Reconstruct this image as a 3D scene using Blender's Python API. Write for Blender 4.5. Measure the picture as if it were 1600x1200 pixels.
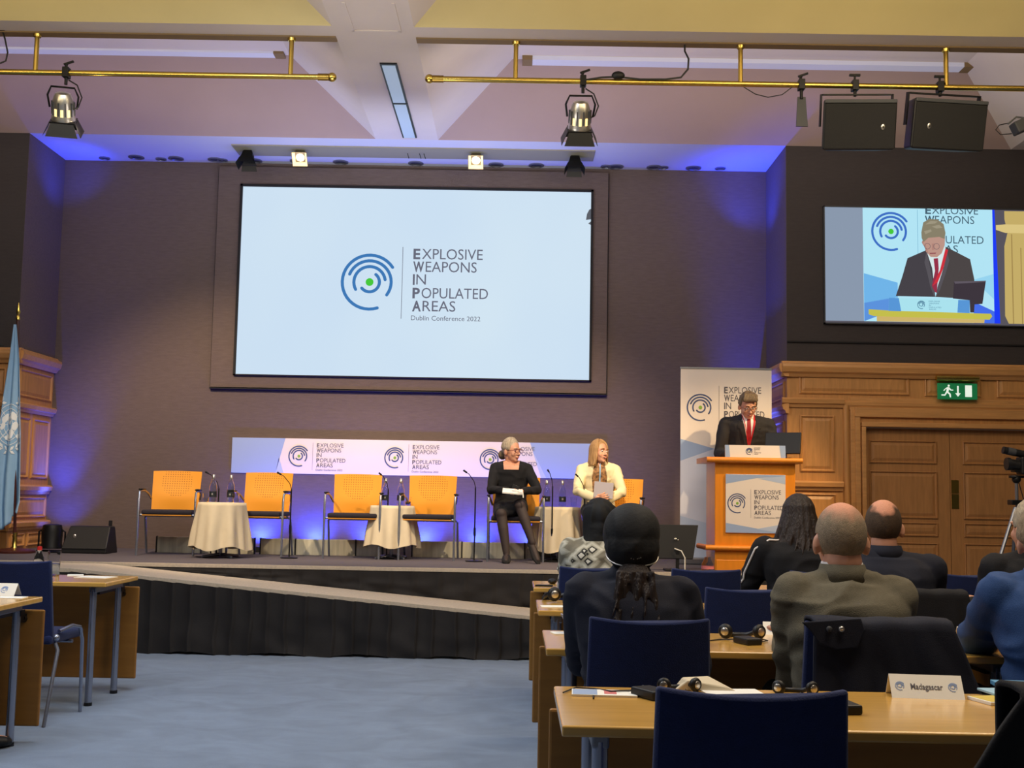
import bpy, bmesh, math, random
from mathutils import Vector, Matrix, noise
from mathutils.bvhtree import BVHTree
random.seed(7)
PI = math.pi
V = Vector
def R(d): return math.radians(d)
S = bpy.context.scene
C = S.collection
for o in list(bpy.data.objects): bpy.data.objects.remove(o)

# ------------------------------------------------------------------ camera
FPX = 1850.0
cam_d = bpy.data.cameras.new('camera'); cam = bpy.data.objects.new('camera', cam_d); C.objects.link(cam)
cam_d.sensor_width = 36.0; cam_d.lens = FPX/1600*36.0; cam_d.clip_end = 200
CAM = V((0, 0, 1.30))
CR = Matrix.Rotation(R(0.25), 3, 'Z') @ Matrix.Rotation(R(90+5.5), 3, 'X') @ Matrix.Rotation(R(1.03), 3, 'Z')
cam.matrix_world = Matrix.Translation(CAM) @ CR.to_4x4()
S.camera = cam
def ray(px, py): return (CR @ V(((px-800)/FPX, -(py-600)/FPX, -1.0)))
def W(px, py, Y):           # point seen at a pixel, on the plane y = Y
    d = ray(px, py); return CAM + d*(Y/d.y)
def G(px, py, z):           # point seen at a pixel, on the plane z = z
    d = ray(px, py); return CAM + d*((z-CAM.z)/d.z)

# ------------------------------------------------------------------ world, exposure, lights
S.view_settings.view_transform = 'Standard'; S.view_settings.look = 'None'
S.view_settings.gamma = 1.0; S.view_settings.use_curve_mapping = False
S.view_settings.exposure = 0.0
wd = bpy.data.worlds.new('world'); S.world = wd; wd.use_nodes = True
wd.node_tree.nodes['Background'].inputs[0].default_value = (0.9, 0.8, 0.7, 1)
wd.node_tree.nodes['Background'].inputs[1].default_value = 0.12
def area(name, loc, target, size, power, col, sy=None, spread=180):
    l = bpy.data.lights.new(name, 'AREA'); l.energy = power; l.color = col; l.size = size; l.spread = R(spread)
    if sy: l.shape = 'RECTANGLE'; l.size_y = sy
    o = bpy.data.objects.new(name, l); C.objects.link(o); o.location = loc
    o.rotation_euler = (V(target)-V(loc)).to_track_quat('-Z', 'Y').to_euler(); return o
def spot(name, loc, target, ang, power, col, blend=.4, rad=.05):
    l = bpy.data.lights.new(name, 'SPOT'); l.energy = power; l.color = col; l.spot_size = R(ang); l.spot_blend = blend
    l.shadow_soft_size = rad
    o = bpy.data.objects.new(name, l); C.objects.link(o); o.location = loc
    o.rotation_euler = (V(target)-V(loc)).to_track_quat('-Z', 'Y').to_euler(); return o
def point(name, loc, power, col=(1, .82, .55)):
    l = bpy.data.lights.new(name, 'POINT'); l.energy = power; l.color = col; l.shadow_soft_size = .03
    o = bpy.data.objects.new(name, l); C.objects.link(o); o.location = loc; return o
WARM = (1.0, .78, .5); BLUE = (.02, .05, 1.0); COOL = (.80, .86, 1.0)
# hall ceiling lamps over the audience
area('hall_lamp', (1.8, 3.4, 4.95), (1.8, 3.6, 0), 2.2, 135, (1, .84, .64), 2.0)
area('hall_lamp', (-3.6, 3.4, 4.95), (-3.6, 4.0, 0), 2.2, 125, (.90, .93, 1.0), 2.0)
area('hall_lamp', (-1.8, 6.6, 4.95), (-1.8, 7.2, 0), 2.0, 125, (.84, .93, 1.0), 1.6)
area('hall_lamp', (2.9, 7.2, 4.95), (2.9, 7.9, 0), 1.8, 75, (1, .80, .56), 1.4)
# uplight in the coffers
area('cove_lamp', (-4.2, 6.7, 4.4), (-4.2, 7.6, 6.2), 3.5, 54, (1, .82, .48), .5)
area('cove_lamp', (2.2, 6.7, 4.4), (2.2, 7.6, 6.2), 5.0, 70, (1, .82, .48), .5)
area('cove_lamp', (-4.4, 9.9, 4.5), (-4.4, 11.4, 5.4), 4.5, 24, (1, .88, .80), .4)
area('cove_lamp', (2.0, 9.9, 4.5), (2.0, 11.4, 5.4), 4.8, 34, (1, .88, .74), .4)
area('beam_wash', (-1.2, 8.6, 3.4), (-1.2, 9.6, 5.0), 1.2, 13, (1, .93, .86), .8)
# spots on the brass rail, cut by their barn doors
spot('stage_spot', (-3.62, 9.62, 4.28), (-3.1, 12.4, 1.35), 78, 640, (1, .76, .50), .7)
spot('stage_spot', (.50, 9.62, 4.22), (-.2, 12.4, 1.35), 72, 560, (1, .76, .50), .7)
spot('stage_spot', (4.3, 9.5, 4.25), (2.3, 11.2, 1.3), 46, 620, (1, .70, .36), .5)
# soffit spots over the stage
spot('soffit_spot', (-2.46, 12.45, 4.86), (-1.9, 12.0, .7), 80, 70, WARM, .6)
spot('soffit_spot', (-.45, 12.4, 4.86), (-.6, 12.0, .7), 80, 70, WARM, .6)
area('soffit_wash', (-1.3, 11.0, 3.6), (-1.3, 12.5, 5.05), 4.0, 22, COOL, .3, 120)
# blue LED: floor batten behind the chairs and one lamp in each corner
for i in range(7):
    spot('led_batten', (-2.8+i*.6, 13.06, .80), (-2.8+i*.6, 13.2, .98), 160, 84, BLUE, .9, .02)
spot('led_corner', (-4.92, 12.92, .72), (-5.12, 13.15, 2.4), 100, 60, BLUE, .9, .04)
spot('led_corner', (-4.98, 12.95, .95), (-5.15, 13.15, 3.2), 66, 230, BLUE, .95, .04)
spot('led_corner', (2.46, 12.72, .80), (2.79, 12.98, 3.2), 42, 1200, BLUE, .9, .04)
point('lamp_spill', (-3.62, 9.50, 4.27), .9); point('lamp_spill', (.49, 9.50, 4.27), .9)
spot('led_corner', (2.35, 12.85, 4.3), (2.75, 12.95, 5.05), 130, 42, BLUE, .9, .04)
spot('led_corner', (-4.75, 12.8, 4.5), (-5.15, 12.9, 5.05), 130, 22, BLUE, .9, .04)

# ------------------------------------------------------------------ materials
def lin(c):
    return tuple(((x/255)/12.92 if x/255 <= .04045 else ((x/255+.055)/1.055)**2.4) for x in c)
MATS = {}
def mat(name, rgb, rough=.6, metal=0, var=0, vscale=8, bump=0, bscale=60, stretch=(1, 1, 1), emit=0, spec=.5, sheen=0, trans=0, ior=1.45, rgb2=None, dist=0, alpha=1, coat=0):
    if name in MATS: return MATS[name]
    m = bpy.data.materials.new(name); m.use_nodes = True; nt = m.node_tree; N = nt.nodes; L = nt.links
    b = N['Principled BSDF']; c = lin(rgb)+(1,)
    b.inputs['Base Color'].default_value = c; b.inputs['Roughness'].default_value = rough; b.inputs['Metallic'].default_value = metal
    b.inputs['Specular IOR Level'].default_value = spec; b.inputs['IOR'].default_value = ior
    b.inputs['Sheen Weight'].default_value = sheen; b.inputs['Transmission Weight'].default_value = trans; b.inputs['Alpha'].default_value = alpha
    b.inputs['Coat Weight'].default_value = coat; b.inputs['Coat Roughness'].default_value = .2
    if emit:
        b.inputs['Emission Color'].default_value = c; b.inputs['Emission Strength'].default_value = emit
    if var or bump:
        tc = N.new('ShaderNodeTexCoord'); mp = N.new('ShaderNodeMapping'); mp.inputs['Scale'].default_value = stretch
        L.new(tc.outputs['Object'], mp.inputs['Vector'])
    if var:
        n = N.new('ShaderNodeTexNoise'); n.inputs['Scale'].default_value = vscale; n.inputs['Detail'].default_value = 6; n.inputs['Distortion'].default_value = dist
        n.inputs['Roughness'].default_value = .6
        L.new(mp.outputs[0], n.inputs['Vector'])
        r = N.new('ShaderNodeMapRange'); r.inputs['From Min'].default_value = .3; r.inputs['From Max'].default_value = .7
        L.new(n.outputs[0], r.inputs['Value'])
        mx = N.new('ShaderNodeMix'); mx.data_type = 'RGBA'
        c1 = tuple(x*(1-var) for x in c[:3])+(1,); c2 = (lin(rgb2)+(1,)) if rgb2 else tuple(min(1, x*(1+var)) for x in c[:3])+(1,)
        mx.inputs['A'].default_value = c1; mx.inputs['B'].default_value = c2
        L.new(r.outputs[0], mx.inputs['Factor']); L.new(mx.outputs['Result'], b.inputs['Base Color'])
    if bump:
        n2 = N.new('ShaderNodeTexNoise'); n2.inputs['Scale'].default_value = bscale; n2.inputs['Detail'].default_value = 4
        L.new(mp.outputs[0], n2.inputs['Vector'])
        bp = N.new('ShaderNodeBump'); bp.inputs['Strength'].default_value = bump; bp.inputs['Distance'].default_value = .01
        L.new(n2.outputs[0], bp.inputs['Height']); L.new(bp.outputs[0], b.inputs['Normal'])
    MATS[name] = m; return m
M = dict(
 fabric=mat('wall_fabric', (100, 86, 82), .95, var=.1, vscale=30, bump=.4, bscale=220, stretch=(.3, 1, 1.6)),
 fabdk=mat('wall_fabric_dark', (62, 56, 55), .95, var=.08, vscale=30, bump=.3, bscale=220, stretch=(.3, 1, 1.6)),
 reveal=mat('reveal_black', (22, 20, 22), .8),
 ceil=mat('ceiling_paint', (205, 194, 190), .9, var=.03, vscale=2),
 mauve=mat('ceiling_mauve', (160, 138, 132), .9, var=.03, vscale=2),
 warmlit=mat('ceiling_warm_lit', (205, 190, 140), .9, var=.03, vscale=2),  # near coffer slopes: warm light falling on them is put into this yellow
 soffit=mat('soffit_paint', (200, 200, 212), .85),
 track=mat('track_channel', (146, 139, 116), .7), bstrip=mat('beam_channel', (128, 105, 72), .7),
 carpet=mat('blue_carpet', (118, 134, 158), .95, var=.16, vscale=3.2, bump=.5, bscale=320, dist=1.2, stretch=(.8, 1.0, 1), sheen=.2),
 deck=mat('stage_carpet', (84, 78, 84), .95, var=.15, vscale=60, bump=.3, bscale=300),
 ramp=mat('ramp_carpet', (196, 180, 160), .9, var=.12, vscale=50, bump=.3, bscale=200),
 skirt=mat('black_skirt', (33, 29, 28), .8, var=.1, vscale=6, bump=.1, bscale=60),
 oak=mat('oak_panelling', (190, 136, 78), .5, var=.16, vscale=5, stretch=(6, 6, .6), dist=.5, coat=.15),
 oakh=mat('oak_moulding', (196, 142, 84), .45, var=.14, vscale=5, stretch=(.6, 6, 6), dist=.5, coat=.2),
 oakd=mat('oak_door', (168, 118, 68), .5, var=.14, vscale=5, stretch=(6, 6, .6), dist=.5, coat=.15),
 brass=mat('brass', (214, 186, 96), .24, 1, var=.06, vscale=20), brassd=mat('brass_aged', (168, 138, 66), .35, 1),
 chrome=mat('chrome', (150, 156, 172), .25, .75), steel=mat('grey_steel', (135, 138, 145), .35, .8),
 black=mat('black_plastic', (18, 18, 20), .5), blackm=mat('black_metal', (16, 16, 17), .45, .3),
 grille=mat('speaker_grille', (24, 24, 25), .7, bump=.5, bscale=400), rub=mat('grey_rubber', (60, 62, 66), .6),
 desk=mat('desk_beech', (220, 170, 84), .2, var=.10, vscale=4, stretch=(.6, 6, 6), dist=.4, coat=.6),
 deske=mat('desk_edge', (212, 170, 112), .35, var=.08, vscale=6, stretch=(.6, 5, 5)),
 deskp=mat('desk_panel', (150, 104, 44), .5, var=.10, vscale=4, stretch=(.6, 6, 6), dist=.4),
 bluef=mat('blue_upholstery', (10, 28, 76), .9, var=.1, vscale=40, bump=.3, bscale=260, sheen=.12),
 ply=mat('beech_ply', (222, 148, 42), .55, var=.06, vscale=6, stretch=(4, 4, .6)),
 pod=mat('podium_cherry', (226, 138, 36), .35, var=.08, vscale=4, stretch=(5, 5, .6), coat=.3),
 podd=mat('podium_side', (190, 110, 60), .4, var=.08, vscale=4, stretch=(5, 5, .6), coat=.3),
 seat=mat('black_seat', (34, 30, 40), .85, bump=.2, bscale=200),
 cloth=mat('table_cloth', (212, 198, 170), .85, var=.02, vscale=20),
 white=mat('white_card', (235, 230, 218), .6), paper=mat('paper', (238, 236, 228), .7),
 drape=mat('grey_panel', (188, 184, 164), .7, var=.25, vscale=3, stretch=(6, 6, .5)),
 glass=mat('clear_glass', (246, 249, 252), .03, trans=1, ior=1.13), water=mat('water', (235, 242, 248), .02, trans=1, ior=1.07),
 label=mat('dark_label', (28, 34, 40), .5), labelr=mat('pink_label', (214, 120, 120), .5), redcap=mat('red_cap', (190, 40, 40), .5),
 pblue=mat('print_blue', (150, 170, 205), .6), pblue2=mat('print_blue_light', (176, 190, 215), .6), pblue3=mat('print_blue_deep', (128, 152, 196), .6),
 pwhite=mat('print_white', (226, 214, 204), .6), pgrey=mat('print_grey', (88, 84, 92), .6), pnavy=mat('print_navy', (66, 80, 122), .6), pgreen=mat('print_green', (130, 170, 60), .6),
 skin=mat('skin_fair', (206, 150, 122), .5, var=.05, vscale=12), skin2=mat('skin_ruddy', (204, 150, 124), .5, var=.07, vscale=14), skind=mat('skin_dark', (92, 56, 38), .5, var=.08, vscale=14),
 suit=mat('charcoal_suit', (40, 38, 40), .85, bump=.2, bscale=300), suitg=mat('olive_grey_suit', (98, 92, 76), .9, var=.1, vscale=50, bump=.3, bscale=260),
 navy=mat('navy_suit', (24, 27, 42), .88, bump=.2, bscale=300), blackc=mat('black_cloth', (17, 17, 22), .9, bump=.2, bscale=200),
 blues=mat('blue_suit', (34, 66, 116), .8, var=.08, vscale=40, bump=.2, bscale=260), ivory=mat('ivory_blazer', (226, 212, 172), .75, bump=.1, bscale=200),
 scarf=mat('black_scarf', (11, 12, 15), .75, var=.2, vscale=20, bump=.15, bscale=90), tights=mat('black_tights', (48, 38, 38), .7),
 shirt=mat('white_shirt', (236, 230, 228), .7), red=mat('red_cloth', (196, 28, 40), .6), tie=mat('red_tie', (150, 22, 34), .55),
 hairg=mat('grey_hair', (108, 92, 72), .6, var=.35, vscale=30, stretch=(3, 3, .5), bump=.6, bscale=60),
 hairs=mat('silver_hair', (165, 152, 132), .6, var=.3, vscale=30, stretch=(3, 3, .5), bump=.6, bscale=60),
 hairb=mat('blond_hair', (160, 124, 80), .6, var=.25, vscale=26, stretch=(3, 3, .3), bump=.6, bscale=60),
 hairn=mat('dark_brown_hair', (46, 36, 32), .45, var=.4, vscale=26, stretch=(4, 4, .3), bump=.7, bscale=60),
 hairk=mat('black_hair', (22, 18, 18), .5, var=.4, vscale=26, bump=.7, bscale=50),
 cropg=mat('cropped_grey_hair', (138, 122, 100), .8, var=.25, vscale=60, bump=.4, bscale=240), cropb=mat('cropped_brown_hair', (72, 56, 42), .8, var=.25, vscale=60, bump=.4, bscale=240),
 eye=mat('eye_white', (230, 225, 220), .3), iris=mat('iris', (50, 40, 34), .3), lip=mat('lips', (170, 92, 84), .5), specs=mat('red_frames', (110, 36, 34), .35), specsd=mat('thin_frames', (120, 100, 90), .3, .6),
 folder=mat('grey_folder', (150, 146, 156), .6), flag=mat('flag_blue', (136, 174, 208), .75, var=.04, vscale=10), flagw=mat('flag_white', (226, 230, 232), .7),
 wooddk=mat('mahogany', (64, 28, 22), .35), foam=mat('grey_cushion', (74, 70, 72), .9), silver=mat('silver_metal', (205, 200, 190), .3, .9),
 bookb=mat('blue_book', (92, 150, 188), .5), bookl=mat('pale_blue_book', (160, 195, 214), .5), booky=mat('yellow_print', (214, 186, 80), .5), green=mat('green_dot', (60, 150, 50), .5),
 exitg=mat('exit_green', (20, 120, 70), .5, emit=.35), exitw=mat('exit_white', (225, 240, 230), .5, emit=.7),
 lampw=mat('lamp_glow', (255, 236, 190), .5, emit=4), cove=mat('cove_diffuser', (190, 190, 208), .6, emit=.22), slot=mat('ceiling_lamp_diffuser', (150, 168, 190), .3, emit=.38),
 lampin=mat('lamp_reflector', (255, 220, 150), .4, emit=1.3),
 print_y=mat('pattern_print', (90, 62, 50), .7, var=.8, vscale=40, rgb2=(190, 140, 90)), tan=mat('light_wood', (206, 164, 112), .5),
)
def emi(name, rgb, k=1.0):
    if name in MATS: return MATS[name]
    m = bpy.data.materials.new(name); m.use_nodes = True; nt = m.node_tree; nt.nodes.clear()
    e = nt.nodes.new('ShaderNodeEmission'); o = nt.nodes.new('ShaderNodeOutputMaterial')
    e.inputs[0].default_value = lin(rgb)+(1,); e.inputs[1].default_value = k; nt.links.new(e.outputs[0], o.inputs[0]); MATS[name] = m; return m
# snake-skin print
def snake():
    m = mat('snake_print', (188, 184, 168), .75, bump=.2, bscale=150); nt = m.node_tree; N = nt.nodes; L = nt.links
    tc = N.new('ShaderNodeTexCoord'); mp = N.new('ShaderNodeMapping'); mp.inputs['Scale'].default_value = (10, 6, 11)
    v = N.new('ShaderNodeTexVoronoi'); v.feature = 'F1'; v.distance = 'MANHATTAN'; v.inputs['Scale'].default_value = 1.15
    v2 = N.new('ShaderNodeTexNoise'); v2.inputs['Scale'].default_value = 3
    L.new(tc.outputs['Object'], mp.inputs[0]); L.new(mp.outputs[0], v.inputs['Vector']); L.new(mp.outputs[0], v2.inputs['Vector'])
    r = N.new('ShaderNodeValToRGB'); e = r.color_ramp.elements
    e[0].position = 0; e[0].color = lin((205, 200, 186))+(1,)
    for p, c in ((.24, (205, 200, 186)), (.28, (30, 26, 24)), (.38, (34, 30, 26)), (.44, (150, 146, 128)), (.7, (196, 192, 176)), (.92, (160, 156, 138))):
        x = e.new(p); x.color = lin(c)+(1,)
    e[-1].color = lin((120, 114, 98))+(1,)
    L.new(v.outputs['Distance'], r.inputs[0]); L.new(r.outputs[0], N['Principled BSDF'].inputs['Base Color']); return m
M['snake'] = snake()
# beech shell with a disc of small dark perforations
def perf():
    m = mat('perforated_ply', (222, 148, 42), .55, spec=.25); nt = m.node_tree; N = nt.nodes; L = nt.links
    tc = N.new('ShaderNodeTexCoord'); sx = N.new('ShaderNodeSeparateXYZ'); L.new(tc.outputs['Object'], sx.inputs[0])
    def mth(op, a, b=None):
        n = N.new('ShaderNodeMath'); n.operation = op
        for i, q in enumerate((a, b)):
            if q is None: continue
            if isinstance(q, (int, float)): n.inputs[i].default_value = q
            else: L.new(q, n.inputs[i])
        return n.outputs[0]
    z = mth('SUBTRACT', sx.outputs['Z'], .74); x = sx.outputs['X']
    rr = mth('SQRT', mth('ADD', mth('MULTIPLY', x, x), mth('MULTIPLY', z, z)))
    k = 2*PI/.034
    d = mth('MULTIPLY', mth('COSINE', mth('MULTIPLY', mth('ADD', x, z), k*.7071)), mth('COSINE', mth('MULTIPLY', mth('SUBTRACT', x, z), k*.7071)))
    f = mth('MULTIPLY', mth('GREATER_THAN', d, .62), mth('LESS_THAN', rr, .155))
    mx = N.new('ShaderNodeMix'); mx.data_type = 'RGBA'; mx.inputs['A'].default_value = lin((222, 148, 42))+(1,); mx.inputs['B'].default_value = lin((150, 90, 24))+(1,)
    L.new(f, mx.inputs['Factor']); L.new(mx.outputs['Result'], N['Principled BSDF'].inputs['Base Color']); return m
M['perf'] = perf()
def scalp(name, hair, skin):       # cropped hair thinning to bare scalp where the 'thin' attribute rises
    m = MATS[hair].copy(); m.name = name; nt = m.node_tree; N = nt.nodes; L = nt.links; b = N['Principled BSDF']
    src = b.inputs['Base Color'].links[0].from_socket; at_ = N.new('ShaderNodeAttribute'); at_.attribute_name = 'thin'
    mx = N.new('ShaderNodeMix'); mx.data_type = 'RGBA'; mx.inputs['B'].default_value = lin(skin)+(1,)
    L.new(at_.outputs['Fac'], mx.inputs['Factor']); L.new(src, mx.inputs['A']); L.new(mx.outputs['Result'], b.inputs['Base Color']); MATS[name] = m; return m
M['thing'] = scalp('thin_grey_hair', 'cropped_grey_hair', (212, 150, 122)); M['thinb'] = scalp('thin_brown_hair', 'cropped_brown_hair', (212, 150, 122))

# ------------------------------------------------------------------ mesh builder
class MB:
    def __init__(s): s.v = []; s.f = []
    def add(s, vs, fs):
        b = len(s.v); s.v += [V(p) for p in vs]; s.f += [tuple(i+b for i in f) for f in fs]; return s
    def box(s, c, d, rot=None, taper=1.0):
        c = V(c); h = V(d)/2; vs = []
        for z in (-1, 1):
            k = taper if z > 0 else 1
            for x, y in ((-1, -1), (1, -1), (1, 1), (-1, 1)):
                p = V((x*h.x*k, y*h.y*k, z*h.z)); vs.append((rot @ p if rot else p)+c)
        return s.add(vs, [(3, 2, 1, 0), (4, 5, 6, 7), (0, 1, 5, 4), (1, 2, 6, 5), (2, 3, 7, 6), (3, 0, 4, 7)])
    def bb(s, a, b):
        a = V(a); b = V(b); return s.box((a+b)/2, [abs(x) for x in (b-a)])
    def tube(s, pts, r, n=8, cap=True, flat=None):
        pts = [V(p) for p in pts]; rs = r if isinstance(r, (list, tuple)) else [r]*len(pts)
        rings = []; prev = None
        for i, p in enumerate(pts):
            t = (pts[min(i+1, len(pts)-1)]-pts[max(i-1, 0)])
            t = t.normalized() if t.length > 1e-9 else V((0, 0, 1))
            if prev is None:
                a = t.orthogonal().normalized() if abs(t.z) > .95 or flat is None else t.cross(V((0, 0, 1))).normalized()
            else:
                a = prev-t*prev.dot(t); a = a.normalized() if a.length > 1e-6 else t.orthogonal().normalized()
            prev = a; b = t.cross(a); rr = rs[i]; k = flat if flat else 1
            rings.append([p+a*math.cos(2*PI*j/n)*rr+b*math.sin(2*PI*j/n)*rr*k for j in range(n)])
        return s.rings(rings, cap)
    def rings(s, rings, cap=True, closed=True):
        b = len(s.v); n = len(rings[0])
        for r_ in rings: s.v += [V(p) for p in r_]
        for i in range(len(rings)-1):
            for j in range(n if closed else n-1):
                a = b+i*n+j; c = b+i*n+(j+1) % n; s.f.append((a, c, c+n, a+n))
        if cap and closed:
            s.f.append(tuple(b+j for j in reversed(range(n)))); s.f.append(tuple(b+(len(rings)-1)*n+j for j in range(n)))
        return s
    def lathe(s, prof, n=20, c=(0, 0, 0), axis='Z', cap=True):
        c = V(c); rs = []
        for r_, z in prof:
            ring = []
            for j in range(n):
                a = 2*PI*j/n; x, y = r_*math.cos(a), r_*math.sin(a)
                ring.append(c+(V((x, y, z)) if axis == 'Z' else V((x, z, -y)) if axis == 'Y' else V((z, x, y))))
            rs.append(ring)
        return s.rings(rs, cap)
    def ell(s, c, r, rot=None, n=16, m=10):
        c = V(c); r = (r, r, r) if isinstance(r, (int, float)) else r; rs = []
        for i in range(m+1):
            t = -PI/2+PI*i/m; t = max(-PI/2+.02, min(PI/2-.02, t)); ring = []
            for j in range(n):
                a = 2*PI*j/n; p = V((r[0]*math.cos(t)*math.cos(a), r[1]*math.cos(t)*math.sin(a), r[2]*math.sin(t)))
                ring.append((rot @ p if rot else p)+c)
            rs.append(ring)
        return s.rings(rs)
    def limb(s, pts, rs, n=14, flat=None):
        s.tube(pts, rs, n, flat=flat)
        for p, r_ in zip(pts, rs): s.ell(p, r_*.995 if not flat else r_*flat, n=12, m=8)
        return s
    def loft(s, secs, n=24, e=2.0):   # secs: (centre, half-axis a, half-axis b)
        rs = []
        for c, a, b in secs:
            c, a, b = V(c), V(a), V(b); ring = []
            for j in range(n):
                t = 2*PI*j/n; ct, st = math.cos(t), math.sin(t)
                ring.append(c+a*math.copysign(abs(ct)**(2/e), ct)+b*math.copysign(abs(st)**(2/e), st))
            rs.append(ring)
        return s.rings(rs)
    def prism(s, poly, fr, d0, d1):   # polygon in a frame's (u, v), extruded between two depths
        n = len(poly); b = len(s.v)
        for d in (d0, d1): s.v += [fr(u, v, d) for u, v in poly]
        s.f.append(tuple(b+i for i in reversed(range(n)))); s.f.append(tuple(b+n+i for i in range(n)))
        for i in range(n): j = (i+1) % n; s.f.append((b+i, b+j, b+n+j, b+n+i))
        return s
    def poly(s, poly, fr, d=0):
        b = len(s.v); s.v += [fr(u, v, d) for u, v in poly]; s.f.append(tuple(b+i for i in range(len(poly)))); return s
    def xf(s, m):
        s.v = [m @ p for p in s.v]; return s
    def mesh(s, name):
        me = bpy.data.meshes.new(name); me.from_pydata([tuple(p) for p in s.v], [], s.f); me.update(); return me
    def build(s, name, m, parent=None, smooth=False, bevel=0, segs=2, loc=None, fix=True):
        me = s.mesh(name)
        if fix:
            bm = bmesh.new(); bm.from_mesh(me); bmesh.ops.recalc_face_normals(bm, faces=bm.faces); bm.to_mesh(me); bm.free()
        return link(name, me, m, parent, smooth, bevel, segs, loc)
def link(name, me, m, parent=None, smooth=False, bevel=0, segs=2, loc=None):
    o = bpy.data.objects.new(name, me); C.objects.link(o)
    for q in (m if isinstance(m, (list, tuple)) else [m]): me.materials.append(q)
    if parent: o.parent = parent
    if loc: o.location = loc
    if smooth:
        me.polygons.foreach_set('use_smooth', [True]*len(me.polygons))
        if smooth == 'auto':
            me.polygons.foreach_set('use_smooth', [True]*len(me.polygons)); me.set_sharp_from_angle(angle=R(38))
    if bevel:
        b = o.modifiers.new('bevel', 'BEVEL'); b.width = bevel; b.segments = segs; b.limit_method = 'ANGLE'; b.angle_limit = R(40)
    return o
def tag(o, label=None, cat=None, group=None, kind=None):
    if label: o['label'] = label
    if cat: o['category'] = cat
    if group: o['group'] = group
    if kind: o['kind'] = kind
    return o
def empty(name, loc=(0, 0, 0), rz=0, **k):
    o = bpy.data.objects.new(name, None); C.objects.link(o); o.location = loc; o.rotation_euler = (0, 0, rz); o.empty_display_size = .1
    return tag(o, **k)
def copy_tree(o, parent=None):
    c = o.copy(); C.objects.link(c); c.parent = parent
    for ch in list(o.children): copy_tree(ch, c)
    return c
def copy_thing(o, loc, rz=0, label=None, group=None):
    c = copy_tree(o); c.location = loc; c.rotation_euler = (0, 0, rz)
    if label: c['label'] = label
    if group: c['group'] = group
    return c
def Fr(o, u, v):
    o = V(o); u = V(u).normalized(); v = V(v).normalized(); w = u.cross(v)
    return lambda a, b, d=0: o+u*a+v*b+w*d
def sculpt(mb, voxel, name, m, parent=None, it=3, wrinkle=0, wfreq=(9, 9, 5), seed=0, factor=.5):
    me = mb.mesh(name); o = bpy.data.objects.new('t', me); C.objects.link(o)
    r_ = o.modifiers.new('r', 'REMESH'); r_.mode = 'VOXEL'; r_.voxel_size = voxel
    if it: s_ = o.modifiers.new('s', 'SMOOTH'); s_.iterations = it; s_.factor = factor
    dg = bpy.context.evaluated_depsgraph_get(); me2 = bpy.data.meshes.new_from_object(o.evaluated_get(dg))
    bpy.data.objects.remove(o); bpy.data.meshes.remove(me); me2.name = name
    if wrinkle:
        nn = [v.normal.copy() for v in me2.vertices]
        for v, nr in zip(me2.vertices, nn):
            q = V((v.co.x*wfreq[0], v.co.y*wfreq[1], v.co.z*wfreq[2]))+V((seed, seed*2, 0))
            a = noise.noise(q+V((noise.noise(q*.5), 0, noise.noise(q*.5+V((5, 0, 0)))))*1.2)
            v.co += nr*wrinkle*(1-2*abs(a)*1.6)*.9
    return link(name, me2, m, parent, True)
def bvh_of(objs):
    vs = []; fs = []
    for o in objs:
        b = len(vs); vs += [v.co.copy() for v in o.data.vertices]; fs += [tuple(i+b for i in p.vertices) for p in o.data.polygons]
    return BVHTree.FromPolygons(vs, fs)
def drape(polys, bv, fr, axis, off, name, m, parent, grid=.012, far=2.0, thick=.0015):
    """lay flat 2D polygons onto a surface: grid-cut them and cast each vertex along axis"""
    bm = bmesh.new()
    for poly in polys:
        bm.faces.new([bm.verts.new((u, 0, v)) for u, v in poly])
    us = [v.co.x for v in bm.verts]; zs = [v.co.z for v in bm.verts]
    for lo, hi, ax in ((min(us), max(us), 0), (min(zs), max(zs), 2)):
        k = int((hi-lo)/grid)+1
        for i in range(1, k):
            c = V((0, 0, 0)); c[ax] = lo+(hi-lo)*i/k; n = V((0, 0, 0)); n[ax] = 1
            bmesh.ops.bisect_plane(bm, geom=bm.verts[:]+bm.edges[:]+bm.faces[:], plane_co=c, plane_no=n)
    bm.verts.ensure_lookup_table(); axis = V(axis).normalized(); dead = []
    for v in bm.verts:
        p = fr(v.co.x, v.co.z); hit = bv.ray_cast(p-axis*far, axis)
        if hit[0] is None: dead.append(v); v.co = p
        else: v.co = hit[0]-axis*off
    if dead: bmesh.ops.delete(bm, geom=dead, context='VERTS')
    r_ = bmesh.ops.solidify(bm, geom=bm.faces[:], thickness=thick)
    me = bpy.data.meshes.new(name); bm.to_mesh(me); bm.free()
    return link(name, me, m, parent, False)

# ------------------------------------------------------------------ lettering and the conference mark
TX = {}
def text2d(s, bold=0.0):
    if (s, bold) in TX: return TX[s, bold]
    cu = bpy.data.curves.new('t', 'FONT'); cu.body = s; cu.size = 1; cu.offset = bold; cu.resolution_u = 3
    o = bpy.data.objects.new('t', cu); C.objects.link(o); dg = bpy.context.evaluated_depsgraph_get(); dg.update()
    me = bpy.data.meshes.new_from_object(o.evaluated_get(dg)); vs = [(v.co.x, v.co.y) for v in me.vertices]; fs = [tuple(p.vertices) for p in me.polygons]
    bpy.data.objects.remove(o); bpy.data.curves.remove(cu); bpy.data.meshes.remove(me)
    TX[s, bold] = (vs, fs); return TX[s, bold]
def letter(mb, s, x, y, cap, width, fr, d, bold=0.0, clip=None):
    vs, fs = text2d(s, bold); x0 = min(v[0] for v in vs); x1 = max(v[0] for v in vs)
    cv, _ = text2d('E', bold); ch = max(v[1] for v in cv); ky = cap/ch; kx = width/(x1-x0) if width else ky
    mb.add([fr(x+(vx-x0)*kx, y+vy*ky, d) for vx, vy in vs], fs)
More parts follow.
